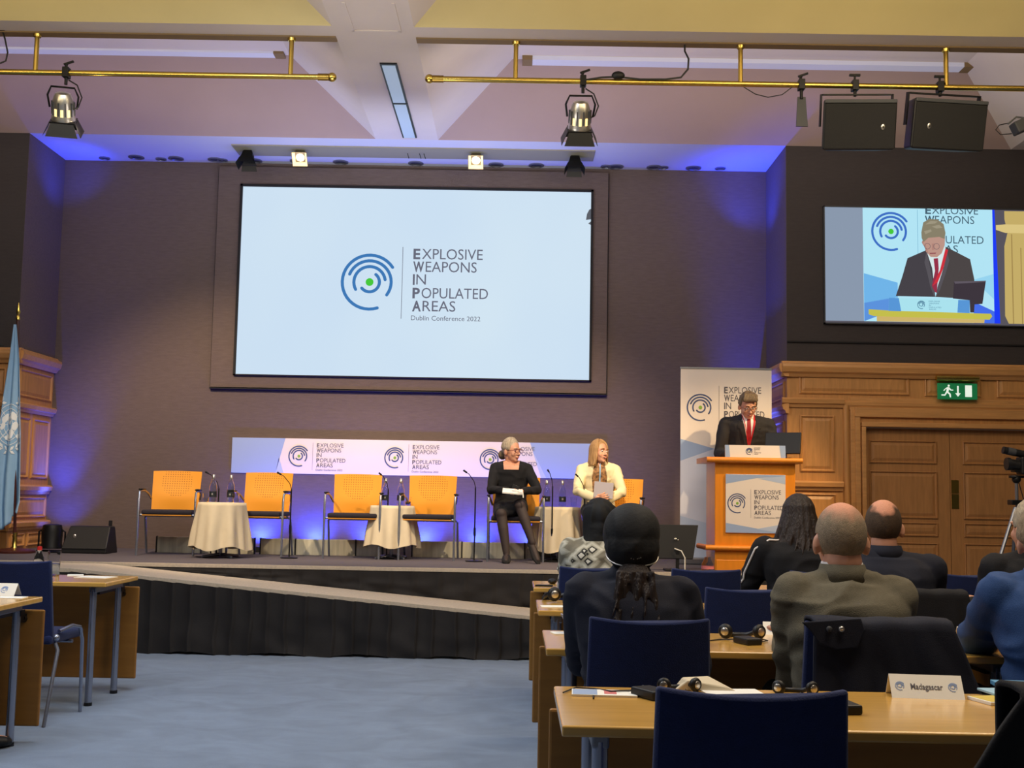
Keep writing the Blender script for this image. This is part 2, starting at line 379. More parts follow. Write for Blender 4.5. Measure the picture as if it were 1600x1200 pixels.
def arc2(cx, cy, r_, w, a0, a1, n=40):
    P = []
    k = max(6, int(n*abs(a1-a0)/360))
    for i in range(k+1): a = R(a0+(a1-a0)*i/k); P.append((cx+(r_+w/2)*math.cos(a), cy+(r_+w/2)*math.sin(a), cx+(r_-w/2)*math.cos(a), cy+(r_-w/2)*math.sin(a)))
    return P
def add_arc(mb, fr, d, cx, cy, r_, w, a0, a1):
    P = arc2(cx, cy, r_, w, a0, a1); b = len(mb.v)
    for o0, o1, i0, i1 in P: mb.v += [fr(o0, o1, d), fr(i0, i1, d)]
    for i in range(len(P)-1): mb.f.append((b+2*i, b+2*i+1, b+2*i+3, b+2*i+2))
    for a in (a0, a1):
        ar = R(a); cc = (cx+r_*math.cos(ar), cy+r_*math.sin(ar))
        mb.poly([(cc[0]+w/2*math.cos(2*PI*k/10), cc[1]+w/2*math.sin(2*PI*k/10)) for k in range(10)], fr, d)
ARCS = ((1, 34, 288), (.79, -36, 159), (.575, 10, 209), (.36, -141, 52))
LINES = (('E', 'XPLOSIVE', .89, 2.54), ('W', 'EAPONS', .415, 2.33), ('I', 'N', -.06, .48), ('P', 'OPULATED', -.56, 2.76), ('A', 'REAS', -1.04, 1.58))
def logo(parent, fr, cx, cy, r_, mb_, mg, mt, d=.002, w=.12, sub=True, tx=1.58, tk=1.0, ty=1.0, clip=None):
    f2 = lambda u, v, dd=0: fr(cx+u*r_, cy+v*r_, dd)
    e = MB()
    for a, a0, a1 in ARCS: add_arc(e, f2, d, 0, 0, a, w, a0, a1)
    e.build('emblem', mb_, parent, fix=False)
    MB().poly([(.145*math.cos(2*PI*k/16), .145*math.sin(2*PI*k/16)) for k in range(16)], f2, d).build('emblem_dot', mg, parent, fix=False)
    dx = tx-.4; hh = 1.33*ty
    MB().poly([(dx, -hh), (dx+.02, -hh), (dx+.02, hh), (dx, hh)], f2, d).build('divider_line', mt, parent, fix=False)
    t = MB()
    for a, b, y, wd_ in LINES:
        aw = {'E': .25, 'W': .40, 'I': .07, 'P': .27, 'A': .32}[a]*tk; wd_ *= tk
        letter(t, a, tx, y*ty, .38*ty, aw, f2, d, .03); letter(t, b, tx+aw+.06, y*ty, .38*ty, wd_-aw-.06, f2, d)
    if sub: letter(t, 'Dublin Conference 2022', tx-.03, -1.38*ty, .17*tk, 2.53*tk, f2, d)
    t.build('lettering', mt, parent, fix=False)
# ================================================================== the setting
YB, YF, ZC, ZS = 13.2, 12.2, 5.05, .67      # recess back wall, hall front wall, ceiling level, stage level
XL, XR = -5.20, 2.79
def struct(o, label=None): o['kind'] = 'structure'; 
fl = MB().bb((-9, -4, -.1), (8, 13.4, 0)).build('floor', M['carpet']); tag(fl, 'blue mottled carpet of the hall', kind='structure')
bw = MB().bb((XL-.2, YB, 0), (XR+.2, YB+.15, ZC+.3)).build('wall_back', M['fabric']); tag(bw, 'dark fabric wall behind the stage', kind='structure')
# fabric seams (recessed joints shown as thin reveals)
# proud panel round the screen
a = W(343, 262, YB-.05); b = W(947, 618, YB-.05)
MB().bb((a.x, YB-.06, b.z+.02), (b.x, YB, ZC-.06)).build('screen_surround', M['fabric'], bw)
MB().bb((a.x-.01, YB-.062, b.z), (b.x+.01, YB, b.z+.012)).build('shadow_gap', M['reveal'], bw)
for xx in (a.x-.012, b.x): MB().bb((xx, YB-.03, b.z), (xx+.012, YB-.001, ZC-.06)).build('shadow_gap', M['reveal'], bw)
def side_wall(name, x0, x1, label):
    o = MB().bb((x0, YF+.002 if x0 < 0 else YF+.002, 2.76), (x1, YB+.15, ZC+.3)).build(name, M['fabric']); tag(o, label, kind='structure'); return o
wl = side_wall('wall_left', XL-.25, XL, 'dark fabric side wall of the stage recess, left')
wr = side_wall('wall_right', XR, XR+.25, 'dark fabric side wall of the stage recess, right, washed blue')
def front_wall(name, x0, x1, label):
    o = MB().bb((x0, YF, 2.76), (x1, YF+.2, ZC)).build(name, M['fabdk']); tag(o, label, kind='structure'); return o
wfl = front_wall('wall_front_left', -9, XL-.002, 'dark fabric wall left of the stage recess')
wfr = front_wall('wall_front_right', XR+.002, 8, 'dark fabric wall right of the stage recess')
MB().bb((XR+.0, YF-.02, 2.96), (8, YF, 2.975)).build('shadow_gap', M['reveal'], wfr)
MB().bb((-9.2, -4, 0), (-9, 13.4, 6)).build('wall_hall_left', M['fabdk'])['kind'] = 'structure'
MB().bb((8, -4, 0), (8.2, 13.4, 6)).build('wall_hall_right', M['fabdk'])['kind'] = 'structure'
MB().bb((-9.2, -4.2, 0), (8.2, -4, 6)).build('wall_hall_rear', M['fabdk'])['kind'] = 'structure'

# ---- oak wainscot: mouldings and raised panels, built in a wall frame (u along, v up, d out)
def boxf(mb, fr, u0, v0, u1, v1, d0, d1): return mb.prism([(u0, v0), (u1, v0), (u1, v1), (u0, v1)], fr, d0, d1)
def prof_strip(mb, fr, u0, u1, v, prof):      # horizontal moulding: profile of (dv, dd)
    mb.rings([[fr(u, v+dv, dd) for dv, dd in prof] for u in (u0, u1)])
def prof_post(mb, fr, u, v0, v1, prof):
    mb.rings([[fr(u+du, v, dd) for du, dd in prof] for v in (v0, v1)])
CORN = [(0, -.01), (0, .03), (.03, .05), (.05, .075), (.10, .09), (.13, .085), (.14, .05), (.16, .04), (.16, -.01)]
RAIL = [(-.05, -.01), (-.05, .02), (-.02, .03), (-.01, .05), (.03, .058), (.045, .045), (.05, .01), (.05, -.01)]
def raised(parent, fr, u0, v0, u1, v1, m, name='panel', w=.022):
    mb = MB(); f = fr
    # moulding ring
    out = [(u0, v0), (u1, v0), (u1, v1), (u0, v1)]; k = w
    def rect(i, d): return [f(u0+i, v0+i, d), f(u1-i, v0+i, d), f(u1-i, v1-i, d), f(u0+i, v1-i, d)]
    rings = [rect(0, -.002), rect(0, .012), rect(k*.5, .018), rect(k, .004), rect(k*1.3, .0), rect(k*1.3+.03, .011)]
    mb.rings(rings, cap=False); b = len(mb.v)-4; mb.f.append((b, b+1, b+2, b+3))
    return mb.build(name, m, parent)
def wainscot(name, fr, U, H, m, label):
    base = MB(); boxf(base, fr, 0, 0, U, H, -.15, 0)
    o = base.build(name, m); tag(o, label, kind='structure'); return o
# left recess side wall (faces +x): u runs from the back corner to the front edge
sfl = Fr((XL, YF, 0), (0, 1, 0), (0, 0, 1))
sfl = Fr((XL, YF+.16, 0), (0, 1, 0), (0, 0, 1))
wsl = wainscot('trim_1', sfl, YB-YF-.16, 2.62, M['oak'], 'oak panelling on the left side of the stage recess')
mb = MB(); prof_strip(mb, sfl, -.20, YB-YF-.16, 2.60, CORN); mb.build('cornice', M['oakh'], wsl)
for z in (2.16, 1.30, .92): mb = MB(); prof_strip(mb, sfl, -.18, YB-YF-.16, z, RAIL); mb.build('rail', M['oakh'], wsl)
for (u0, u1) in ((-.08, .26), (.34, .78)):
    for v0, v1 in ((1.42, 2.06), (.70, .84)): raised(wsl, sfl, u0, v0, u1, v1, M['oak'])
raised(wsl, sfl, -.08, 2.27, .78, 2.56, M['oak']); raised(wsl, sfl, -.08, 1.0, .78, 1.22, M['oak'])
# right recess side wall (faces -x)
sfr = Fr((XR, YB, 0), (0, -1, 0), (0, 0, 1))
wsr = wainscot('trim_2', sfr, YB-YF-.16, 2.62, M['oak'], 'oak panelling on the right side of the stage recess')
mb = MB(); prof_strip(mb, sfr, 0, YB-YF+.05, 2.60, CORN); mb.build('cornice', M['oakh'], wsr)
mb = MB(); prof_strip(mb, sfr, 0, YB-YF+.05, 2.27, RAIL); mb.build('rail', M['oakh'], wsr)
raised(wsr, sfr, .1, 2.37, .9, 2.56, M['oak']); raised(wsr, sfr, .1, 1.55, .9, 2.15, M['oak']); raised(wsr, sfr, .1, .75, .9, 1.38, M['oak'])
# left front wall (faces -y)
ffl = Fr((-9, YF, 0), (1, 0, 0), (0, 0, 1)); UL = XL+9
wfl2 = wainscot('trim_3', ffl, UL, 2.62, M['oak'], 'oak panelling left of the stage behind the flag')
mb = MB(); prof_strip(mb, ffl, 0, UL+.06, 2.60, CORN); mb.build('cornice', M['oakh'], wfl2)
for z in (2.16, 1.30, .92): mb = MB(); prof_strip(mb, ffl, 0, UL, z, RAIL); mb.build('rail', M['oakh'], wfl2)
for i in range(4):
    u1 = UL-.1-i*.62; u0 = u1-.5
    raised(wfl2, ffl, u0, 1.42, u1, 2.06, M['oak']); raised(wfl2, ffl, u0, 2.27, u1, 2.55, M['oak']); raised(wfl2, ffl, u0, 1.0, u1, 1.22, M['oak']); raised(wfl2, ffl, u0, .12, u1, .84, M['oak'])
# right front wall with the double door
ffr = Fr((XR, YF, 0), (1, 0, 0), (0, 0, 1))
def U(px, py=700): return W(px, py, YF).x-XR
def Z(px, py): return W(px, py, YF).z
uL, uR = U(1345), U(1345)+2*(U(1487)-U(1345))     # door opening
zT = Z(1400, 668)
o = MB(); boxf(o, ffr, 0, 0, uL, 2.62, -.15, 0); boxf(o, ffr, uR, 0, 5.28, 2.62, -.15, 0); boxf(o, ffr, uL, zT, uR, 2.62, -.15, 0)
wfr2 = o.build('trim_4', M['oak']); tag(wfr2, 'oak panelling round the double door right of the stage', kind='structure')
mb = MB(); prof_strip(mb, ffr, -.06, 5.28, 2.60, CORN); mb.build('cornice', M['oakh'], wfr2)
zr = Z(1260, 629)
mb = MB(); prof_strip(mb, ffr, -.06, U(1318), zr, RAIL); mb.build('rail', M['oakh'], wfr2)
mb = MB(); prof_strip(mb, ffr, U(1318), 5.28, zr-.02, [(-.05, -.01), (-.05, .012), (-.02, .02), (.0, .034), (.03, .036), (.05, .012), (.05, -.01)]); mb.build('rail', M['oakh'], wfr2)
zl = Z(1280, 759)
mb = MB(); prof_strip(mb, ffr, -.02, U(1316), zl, RAIL); mb.build('rail', M['oakh'], wfr2)
raised(wfr2, ffr, U(1249), Z(1300, 616), U(1422), Z(1300, 582), M['oak'])
raised(wfr2, ffr, U(1446), Z(1490, 620), U(1534), Z(1490, 586), M['oak'])
raised(wfr2, ffr, U(1559), Z(1600, 622), U(1559)+1.15, Z(1600, 587), M['oak'])
raised(wfr2, ffr, U(1250), Z(1270, 737), U(1304), Z(1270, 649), M['oak'])
raised(wfr2, ffr, U(1250), Z(1270, 880), U(1306), Z(1270, 771), M['oak'])
# engaged round moulding and stepped architrave
def half(u, r_, d=0): return [(u-r_, -.01)]+[(u+r_*math.cos(PI-PI*i/8), d+r_*math.sin(PI*i/8)) for i in range(9)]+[(u+r_, -.01)]
for uu in (U(1322), uR+uL-U(1322)):
    mb = MB(); mb.rings([[ffr(a_, v_, d_) for a_, d_ in half(uu, .032, .006)] for v_ in (0, zr-.02)]); mb.build('column_moulding', M['oak'], wfr2)
for k, (dx, dz, dd) in enumerate(((.10, .20, .022), (.055, .10, .038), (.0, .0, .05))):
    w0 = .055 if k < 2 else .045
    mb = MB(); boxf(mb, ffr, uL-dx-w0+.045, 0, uL-dx+.045, zT+dz, -.01, dd); boxf(mb, ffr, uR+dx-.045, 0, uR+dx+w0-.045, zT+dz, -.01, dd)
    boxf(mb, ffr, uL-dx-w0+.045, zT+dz-.0, uR+dx+w0-.045, zT+dz+(.1 if k < 2 else .05), -.01, dd+.004)
    mb.build('architrave', M['oakh'], wfr2, bevel=.008)
door = empty('door_1', (XR+(uL+uR)/2, YF+.06, 0), kind='structure', label='oak double door with brass push plates')
hw = (uR-uL)/2
for s_ in (0, 1):
    lx = -hw if s_ == 0 else .002
    fd = Fr((lx, 0, 0), (1, 0, 0), (0, 0, 1)); lw = hw-.004
    leaf = boxf(MB(), fd, 0, .01, lw, zT-.006, -.045, 0).build('door_leaf', M['oakd'], door)
    m0 = .10; e0, e1 = (m0, lw-.13) if s_ == 0 else (.13, lw-m0)
    for ya, yb in ((688, 724), (736, 810), (816, 838), (848, 960)):
        raised(leaf, fd, e0, Z(1420, yb), e1, Z(1420, ya), M['oakd'], w=.018)
fd = Fr((0, 0, 0), (1, 0, 0), (0, 0, 1))
for za, zb, mm in ((Z(1494, 795), Z(1494, 772), 'brass'), (Z(1494, 771), Z(1494, 750), 'brassd')):
    boxf(MB(), fd, .01, za, .085, zb, 0, .006).build('push_plate', M[mm], door)

# ---- ceiling: soffit of the recess, beams, coffers with sloping sides
so = MB().bb((XL-.3, YF, ZC), (XR+.3, YB+.1, ZC+.15)).build('ceiling', M['soffit']); tag(so, 'white ceiling of the stage recess', kind='structure')
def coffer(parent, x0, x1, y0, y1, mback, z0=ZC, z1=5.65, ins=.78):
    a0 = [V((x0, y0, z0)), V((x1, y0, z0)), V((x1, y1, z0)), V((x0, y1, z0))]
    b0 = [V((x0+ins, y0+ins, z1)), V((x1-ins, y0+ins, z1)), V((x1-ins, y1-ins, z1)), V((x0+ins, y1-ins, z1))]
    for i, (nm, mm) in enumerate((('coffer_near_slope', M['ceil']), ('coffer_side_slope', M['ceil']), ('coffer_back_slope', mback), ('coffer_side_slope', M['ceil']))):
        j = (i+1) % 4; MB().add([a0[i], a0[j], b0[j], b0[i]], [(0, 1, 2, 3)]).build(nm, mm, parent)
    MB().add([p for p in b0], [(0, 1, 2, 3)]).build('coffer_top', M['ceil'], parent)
hc = empty('ceiling_1', (0, 0, 0), kind='structure', label='hall ceiling of beams and sunken coffers with sloping sides')
BX0, BX1, CX1 = -1.54, -.88, 5.16
ybeams = [9.25, 9.62]
MB().bb((BX0, -4, ZC), (BX1, YF, ZC+.1)).build('long_beam', M['ceil'], hc)
MB().bb((CX1, -4, ZC), (CX1+.6, YF, ZC+.1)).build('long_beam', M['ceil'], hc)
MB().bb((-7.96, -4, ZC), (-7.36, YF, ZC+.1)).build('long_beam', M['ceil'], hc)
MB().bb((5.76, -4, ZC), (8, YF+.2, ZC+.1)).build('ceiling_field', M['ceil'], hc)
MB().bb((-9, -4, ZC), (-7.9, YF+.2, ZC+.1)).build('ceiling_field', M['ceil'], hc)
for x0, x1 in ((-7.36, BX0), (BX1, CX1)):
    MB().bb((x0, 9.19, ZC), (x1, 9.52, ZC+.1)).build('cross_beam', M['ceil'], hc)
    MB().bb((x0, 9.40, ZC-.012), (x1, 9.50, ZC)).build('cable_channel', M['bstrip'], hc)
    MB().bb((x0, 5.9, ZC), (x1, 6.25, ZC+.1)).build('cross_beam', M['ceil'], hc)
    coffer(hc, x0, x1, 9.52, YF, M['mauve']); coffer(hc, x0, x1, 6.25, 9.19, M['warmlit']); coffer(hc, x0, x1, 2.6, 5.9, M['warmlit'])
    MB().bb((x0, -4, ZC), (x1, 2.6, ZC+.1)).build('ceiling_field', M['ceil'], hc)
# plaster repair patches on the beam
patch = MB()
for x, y in ((-1.38, 9.0), (-1.0, 9.0)): patch.box((x, y, ZC-.004), (.025, .55, .008))
patch.box((-1.19, 9.28, ZC-.004), (.40, .03, .008)); patch.build('surface_conduit', M['ceil'], hc)

# ================================================================== things on the ceiling
for px, py, ln, lab in ((0, 0, 0, 'front'), (0, 0, 0, 'rear')):
    pass
def slot_light(y0, y1, lab):
    t = empty('ceiling_light', (-1.17, (y0+y1)/2, ZC), label=lab, cat='light', group='slot lights in the centre beam')
    MB().bb((-.075, -(y1-y0)/2, -.014), (.075, (y1-y0)/2, 0)).build('frame', M['blackm'], t)
    MB().bb((-.058, -(y1-y0)/2+.03, -.02), (.058, (y1-y0)/2-.02, -.005)).build('diffuser', M['slot'], t)
slot_light(9.98, 11.0, 'narrow slot light in the white centre beam, half nearer the brass rails')
slot_light(11.01, 12.1, 'narrow slot light in the white centre beam, half nearer the stage')
def cove(x0, x1, y, z, lab):
    t = empty('cove_light', ((x0+x1)/2, y, z), label=lab, cat='light'); w = (x1-x0)/2
    MB().box((0, 0, 0), (2*w, .16, .07)).build('diffuser', M['cove'], t)
    for s_ in (-1, 1): MB().box((s_*(w+.05), 0, 0), (.1, .17, .08)).build('end_cap', M['bstrip'], t)
cove(W(0, 80, 11.35).x-1.6, W(428, 82, 11.35).x, 11.40, W(250, 75, 11.32).z, 'long pale cove light at the top of the left ceiling coffer')
cove(W(832, 92, 11.35).x, W(1505, 98, 11.35).x, 11.40, W(1150, 93, 11.32).z, 'long pale cove light at the top of the right ceiling coffer')

# brass rails on posts
RY, RR = 9.44, .024; RZ = (W(525, 120, RY).z+W(664, 124, RY).z)/2
def brass_rail(x0, x1, posts, balls, lab):
    t = empty('brass_rail', ((x0+x1)/2, RY, RZ), label=lab, cat='rail'); c = (x0+x1)/2
    MB().tube([(x0-c, 0, 0), (x1-c, 0, 0)], RR, 14).build('bar', M['brass'], t, 'auto')
    for p in posts:
        MB().tube([(p-c, 0, .0), (p-c, 0, ZC-.012-RZ)], .02, 12).lathe([(.03, ZC-.035-RZ), (.034, ZC-.013-RZ)], 14, (p-c, 0, 0)).build('post', M['brass'], t, 'auto')
    for p, sg in balls:
        MB().tube([(p-c-sg*.09, 0, 0), (p-c, 0, 0)], [.03, .03], 14).build('collar', M['brassd'], t, 'auto')
        MB().ell((p-c+sg*.026, 0, 0), .038, n=18, m=12).build('ball_finial', M['brass'], t, True)
xa = W(514, 119, RY).x; xb = W(676, 124, RY).x
brass_rail(-7.0, xa, [W(57, 80, RY).x, W(455, 85, RY).x, -5.9], [(xa, 1)], 'polished brass lighting rail on the left ending in a ball')
brass_rail(xb, 6.2, [W(806, 90, RY).x, W(1157, 95, RY).x, W(1478, 98, RY).x], [(xb, -1)], 'polished brass lighting rail on the right carrying the loudspeakers')

def clamp(parent, x, z0=.0, drop=.12, wing=True):
    mb = MB(); mb.box((x, 0, .0), (.05, .075, .085)); mb.tube([(x, 0, -.03), (x, 0, -drop)], .014, 8)
    if wing: mb.tube([(x-.01, 0, .04), (x, 0, .075)], .012, 6); mb.box((x+.015, 0, .085), (.085, .02, .016), Matrix.Rotation(R(-20), 3, 'Y'))
    return mb.build('clamp', M['blackm'], parent, bevel=.003)
def spotlight(px, lab, rz, lean):
    x = W(px, 130, RY).x
    t = empty('stage_spotlight', (x, RY, RZ), label=lab, cat='spotlight', group='theatre spotlights on the brass rails')
    clamp(t, 0, drop=.1)
    rot = Matrix.Rotation(rz, 3, 'Z') @ Matrix.Rotation(R(lean), 3, 'X')
    c = V((-.02, .02, -.27)); Q = lambda mb: mb.xf(Matrix.Translation(c) @ rot.to_4x4())
    yk = Q(MB().tube([(-.105, 0, -.02), (-.12, 0, .08), (-.09, 0, .15), (.09, 0, .15), (.12, 0, .08), (.105, 0, -.02)], .009, 6)); yk.build('yoke', M['blackm'], t)
    body = MB(); body.lathe([(.03, .11), (.06, .10), (.078, .06), (.085, .0), (.088, -.08), (.096, -.10), (.096, -.12)], 22, (0, 0, 0))
    Q(body).build('lamp_housing', M['silver'], t, 'auto')
    fins = MB()
    for k in range(10): a_ = 2*PI*k/10; fins.box((.087*math.cos(a_), .087*math.sin(a_), -.02), (.014, .006, .11), Matrix.Rotation(a_, 3, 'Z'))
    Q(fins).build('cooling_fins', M['rub'], t)
    vg = MB()
    for k in (2, 3, 6, 7, 8): a_ = 2*PI*(k+.5)/10; vg.box((.0865*math.cos(a_), .0865*math.sin(a_), -.05), (.004, .022, .06), Matrix.Rotation(a_, 3, 'Z'))
    Q(vg).build('glowing_vents', M['lampin'], t)
    g = Q(MB().lathe([(.086, -.112), (.086, -.118), (.02, -.121)], 22)); g.build('lens', M['lampin'], t, True)
    ring = MB().box((0, 0, -.125), (.2, .2, .012)); Q(ring).build('filter_frame', M['blackm'], t)
    for k in range(4):
        r4 = Matrix.Rotation(PI/2*k, 4, 'Z'); fl_ = MB(); L_ = .13; dz = -.10; out = .045
        fl_.add([(-.09, -.1, -.13), (.09, -.1, -.13), (.125, -.1-out, -.13+dz), (-.125, -.1-out, -.13+dz), (-.09, -.104, -.13), (.09, -.104, -.13), (.125, -.104-out, -.13+dz), (-.125, -.104-out, -.13+dz)],
                [(0, 1, 2, 3), (7, 6, 5, 4), (0, 4, 5, 1), (1, 5, 6, 2), (2, 6, 7, 3), (3, 7, 4, 0)]); fl_.xf(r4)
        Q(fl_).build('barn_door', M['blackm'], t)
    MB().tube([(.02, .0, -.06), (.09, .01, -.1), (.13, .02, -.2), (.1, .03, -.28), (.06, .03, -.3)], .006, 6).build('cable', M['black'], t)
    return t
spotlight(103, 'theatre spotlight with open barn doors hanging from the left brass rail', R(14), 30)
spotlight(911, 'theatre spotlight with barn doors hanging from the right brass rail', R(0), 32)
# cables on rails
def cable(pts, r_, lab, m='black'):
    o = MB().tube(pts, r_, 6).build('cable', M[m]); tag(o, lab, 'cable'); return o
q = lambda px, py, dy=-.03: W(px, py, RY+dy)
pts = [q(915, 125), q(940, 121), q(965, 120), q(1000, 124), q(1040, 124), q(1064, 121), q(1075, 108), q(1076, 92), q(1070, 80), q(1070, 70)]
t = cable(pts, .008, 'black power cable lying along the right brass rail up to the beam')
plug = MB().ell(q(966, 118), (.055, .035, .035)).build('connector', M['black'], t, True)
t2 = cable([q(0, 99), q(9, 95), q(12, 82), q(8, 62), q(4, 48)], .007, 'black cable rising from the left brass rail beside its post')
MB().box(q(4, 46), (.05, .04, .03)).build('connector', M['black'], t2)
cable([q(1162, 136), q(1180, 147), q(1200, 152), q(1222, 148), q(1238, 136)], .004, 'thin dark cable sagging below the right brass rail')
# loudspeakers hung from the rail
def pa(px0, px1, py0, py1, cl, rz, tilt, lab):
    c = W((px0+px1)/2, (py0+py1)/2, RY-.02); s_ = abs(W(px1, py0, RY).x-W(px0, py0, RY).x); h = .40
    t = empty('loudspeaker', (c.x, RY, c.z), label=lab, cat='speaker', group='loudspeakers hung from the right brass rail')
    rot = Matrix.Rotation(R(rz), 3, 'Z') @ Matrix.Rotation(R(tilt), 3, 'X')
    mtx = rot.to_4x4(); w = s_/2-.005
    sec = [(-w, -.16), (w, -.16), (w*.72, .16), (-w*.72, .16)]
    mb = MB(); mb.rings([[(x, y, z) for x, y in sec] for z in (-.2, .2)]); mb.xf(mtx).build('cabinet', M['black'], t, bevel=.02)
    MB().box((0, -.165, -.015), (2*w-.03, .02, .36)).xf(mtx).build('grille', M['grille'], t, bevel=.008)
    MB().box((0, -.163, .183), (2*w-.02, .02, .03)).xf(mtx).build('lit_top_lip', M['rub'], t, bevel=.006)  # lighter grey paints in the light caught by the cabinet's front bevel
    sx = .18 if rz < 0 else -.18
    MB().ell((sx, -.178, -.02), (.016, .005, .024)).xf(mtx).build('badge', M['silver'], t, True)
    MB().ell((sx, -.184, -.02), (.006, .003, .01)).xf(mtx).build('badge_centre', M['black'], t, True)
    br = MB(); br.box((0, 0, .245), (2*w-.04, .05, .012)); br.box((-w+.01, 0, .12), (.01, .05, .26)); br.box((w-.01, 0, .12), (.01, .05, .26)); br.xf(mtx)
    br.build('bracket', M['blackm'], t)
    mb = MB(); mb.box((0, 0, RZ-c.z), (.05, .075, .085)); mb.tube([(0, 0, RZ-c.z-.03), (0, 0, .245)], .014, 8); mb.box((0, 0, RZ-c.z+.09), (.09, .02, .02)); mb.tube([(0, 0, RZ-c.z+.03), (0, 0, RZ-c.z+.09)], .01, 6)
    mb.build('clamp', M['blackm'], t, bevel=.003)
    return t
pa(1280, 1395, 152, 238, 1337, -3, 15, 'wide black loudspeaker hung from the brass rail, the left one of the pair')
pa(1410, 1532, 152, 238, 1464, 7, 15, 'wide black loudspeaker hung from the brass rail, the right one of the pair')
x = W(1252, 130, RY).x
t = empty('hanging_bracket', (x, RY, RZ), label='flat grey bracket plate clamped to the brass rail left of the loudspeakers', cat='bracket'); clamp(t, 0)
MB().add([(-.03, 0, -.1), (.035, 0, -.1), (.05, -.01, -.35), (-.045, -.01, -.35), (-.03, .015, -.1), (.035, .015, -.1), (.05, .005, -.35), (-.045, .005, -.35)], [(0, 1, 2, 3), (7, 6, 5, 4), (0, 4, 5, 1), (1, 5, 6, 2), (2, 6, 7, 3), (3, 7, 4, 0)]).build('plate', M['rub'], t)
# fixture at the right frame edge
c = W(1592, 196, RY)
t = empty('hanging_floodlight', tuple(c), label='grey floodlight on an arm at the right end of the brass rail', cat='light')
MB().box((.03, 0, 0), (.16, .12, .1), Matrix.Rotation(R(-25), 3, 'Y')).build('housing', M['rub'], t, bevel=.01)
MB().tube([(-.09, 0, .01), (-.02, 0, .07), (.1, 0, .06), (.2, 0, .14), (.2, 0, RZ-c.z)], .008, 6).build('arm', M['steel'], t)
MB().tube([(-.08, 0, .02), (-.16, 0, .0), (-.19, 0, -.04), (-.15, 0, -.08), (-.06, 0, -.07)], .004, 6).build('cable', M['black'], t)

# ---- soffit channel with four small square spots, ring of downlights
x0, x1 = W(362, 232, 12.5).x, W(930, 240, 12.5).x
cy0 = G(650, 230, ZC).y; cy1 = G(650, 246, ZC).y; cym = (cy0+cy1)/2
t = MB().bb((x0, cy0, ZC-.012), (x1, cy1, ZC)).build('lighting_channel', M['track']); tag(t, 'long grey lighting channel in the recess ceiling over the stage', 'channel')
hk = MB()
for px in (634, 653, 660): p = G(px, 230, ZC); hk.tube([(p.x, cym, ZC-.01), (p.x+.02, cym, ZC-.07)], .004, 6)
hk.build('hook', M['black'], t)
for px, lit, lab in ((388, 0, 'unlit black barn door spot at the left end of the ceiling channel'), (470, 1, 'lit square spot near the left end of the ceiling channel'),
                     (744, 1, 'lit square spot right of the middle of the ceiling channel'), (898, 0, 'unlit black barn door spot near the right end of the ceiling channel')):
    p = W(px, 238, cym)
    f = empty('channel_spot', (p.x, cym, ZC-.012), label=lab, cat='spotlight', group='small spots in the ceiling channel')
    rot = Matrix.Rotation(R(-48 if lit else -14), 3, 'X'); mt = Matrix.Translation((0, 0, -.055)) @ rot.to_4x4() @ Matrix.Scale(.85, 4)
    h = MB(); h.rings([[(sx*k_, sy*k_, z) for sx, sy in ((-1, -1), (1, -1), (1, 1), (-1, 1))] for k_, z in ((.045, .06), (.06, .03), (.075, -.04), (.098, -.09), (.094, -.088), (.066, -.03))], cap=True)
    h.xf(mt).build('hood', M['blackm'] if not lit else M['track'], f)
    MB().lathe([(.001, -.03), (.055, -.032)], 16, cap=False).xf(mt).build('lens', M['lampw'] if lit else M['rub'], f)
    if lit:
        MB().rings([[(sx*k_, sy*k_, z) for sx, sy in ((-1, -1), (1, -1), (1, 1), (-1, 1))] for k_, z in ((.064, -.034), (.092, -.087))], cap=False).xf(mt).build('reflector', M['lampin'], f)
    if not lit:
        for k in range(4): MB().add([(-.09, -.098, -.088), (.09, -.098, -.088), (.1, -.13, -.16), (-.1, -.13, -.16)], [(0, 1, 2, 3)]).xf(Matrix.Rotation(PI/2*k, 4, 'Z')).xf(mt).build('barn_door', M['blackm'], f)
    MB().box((0, 0, -.02), (.03, .03, .05)).build('stem', M['blackm'], f)
dl = [(213, 245), (275, 247), (337, 249), (398, 251), (465, 251), (533, 254), (650, 256), (775, 257), (838, 259), (900, 259), (962, 261), (1022, 261), (1083, 263)]
dl2 = [(170, 252), (258, 254), (353, 256), (945, 266), (1033, 268), (1122, 268)]
d0 = None
for i, (px, py) in enumerate(dl+dl2):
    p = G(px, py, ZC); big = i < len(dl); y = min(p.y, YB-.12)
    if d0 is None:
        d0 = empty('recessed_downlight', (p.x, y, ZC), label='x', cat='light', group='recessed downlights along the back of the recess ceiling')
        MB().lathe([(.085, 0), (.088, -.012), (.07, -.016), (.06, -.004)], 18, cap=False).build('trim_ring', M['steel'], d0)
        MB().lathe([(.06, -.003), (.002, -.003)], 18, cap=False).build('dark_lens', M['rub'], d0); o = d0
    else: o = copy_thing(d0, (p.x, y, ZC))
    if not big: o.scale = (.7, .7, 1)
    nth = ['first', 'second', 'third', 'fourth', 'fifth', 'sixth', 'seventh', 'eighth', 'ninth', 'tenth', 'eleventh', 'twelfth', 'thirteenth']
    o['label'] = ('round downlight in the recess ceiling, %s from the left in the front row' % nth[i]) if big else ('small round downlight close to the back wall, %s from the left' % nth[i-len(dl)])

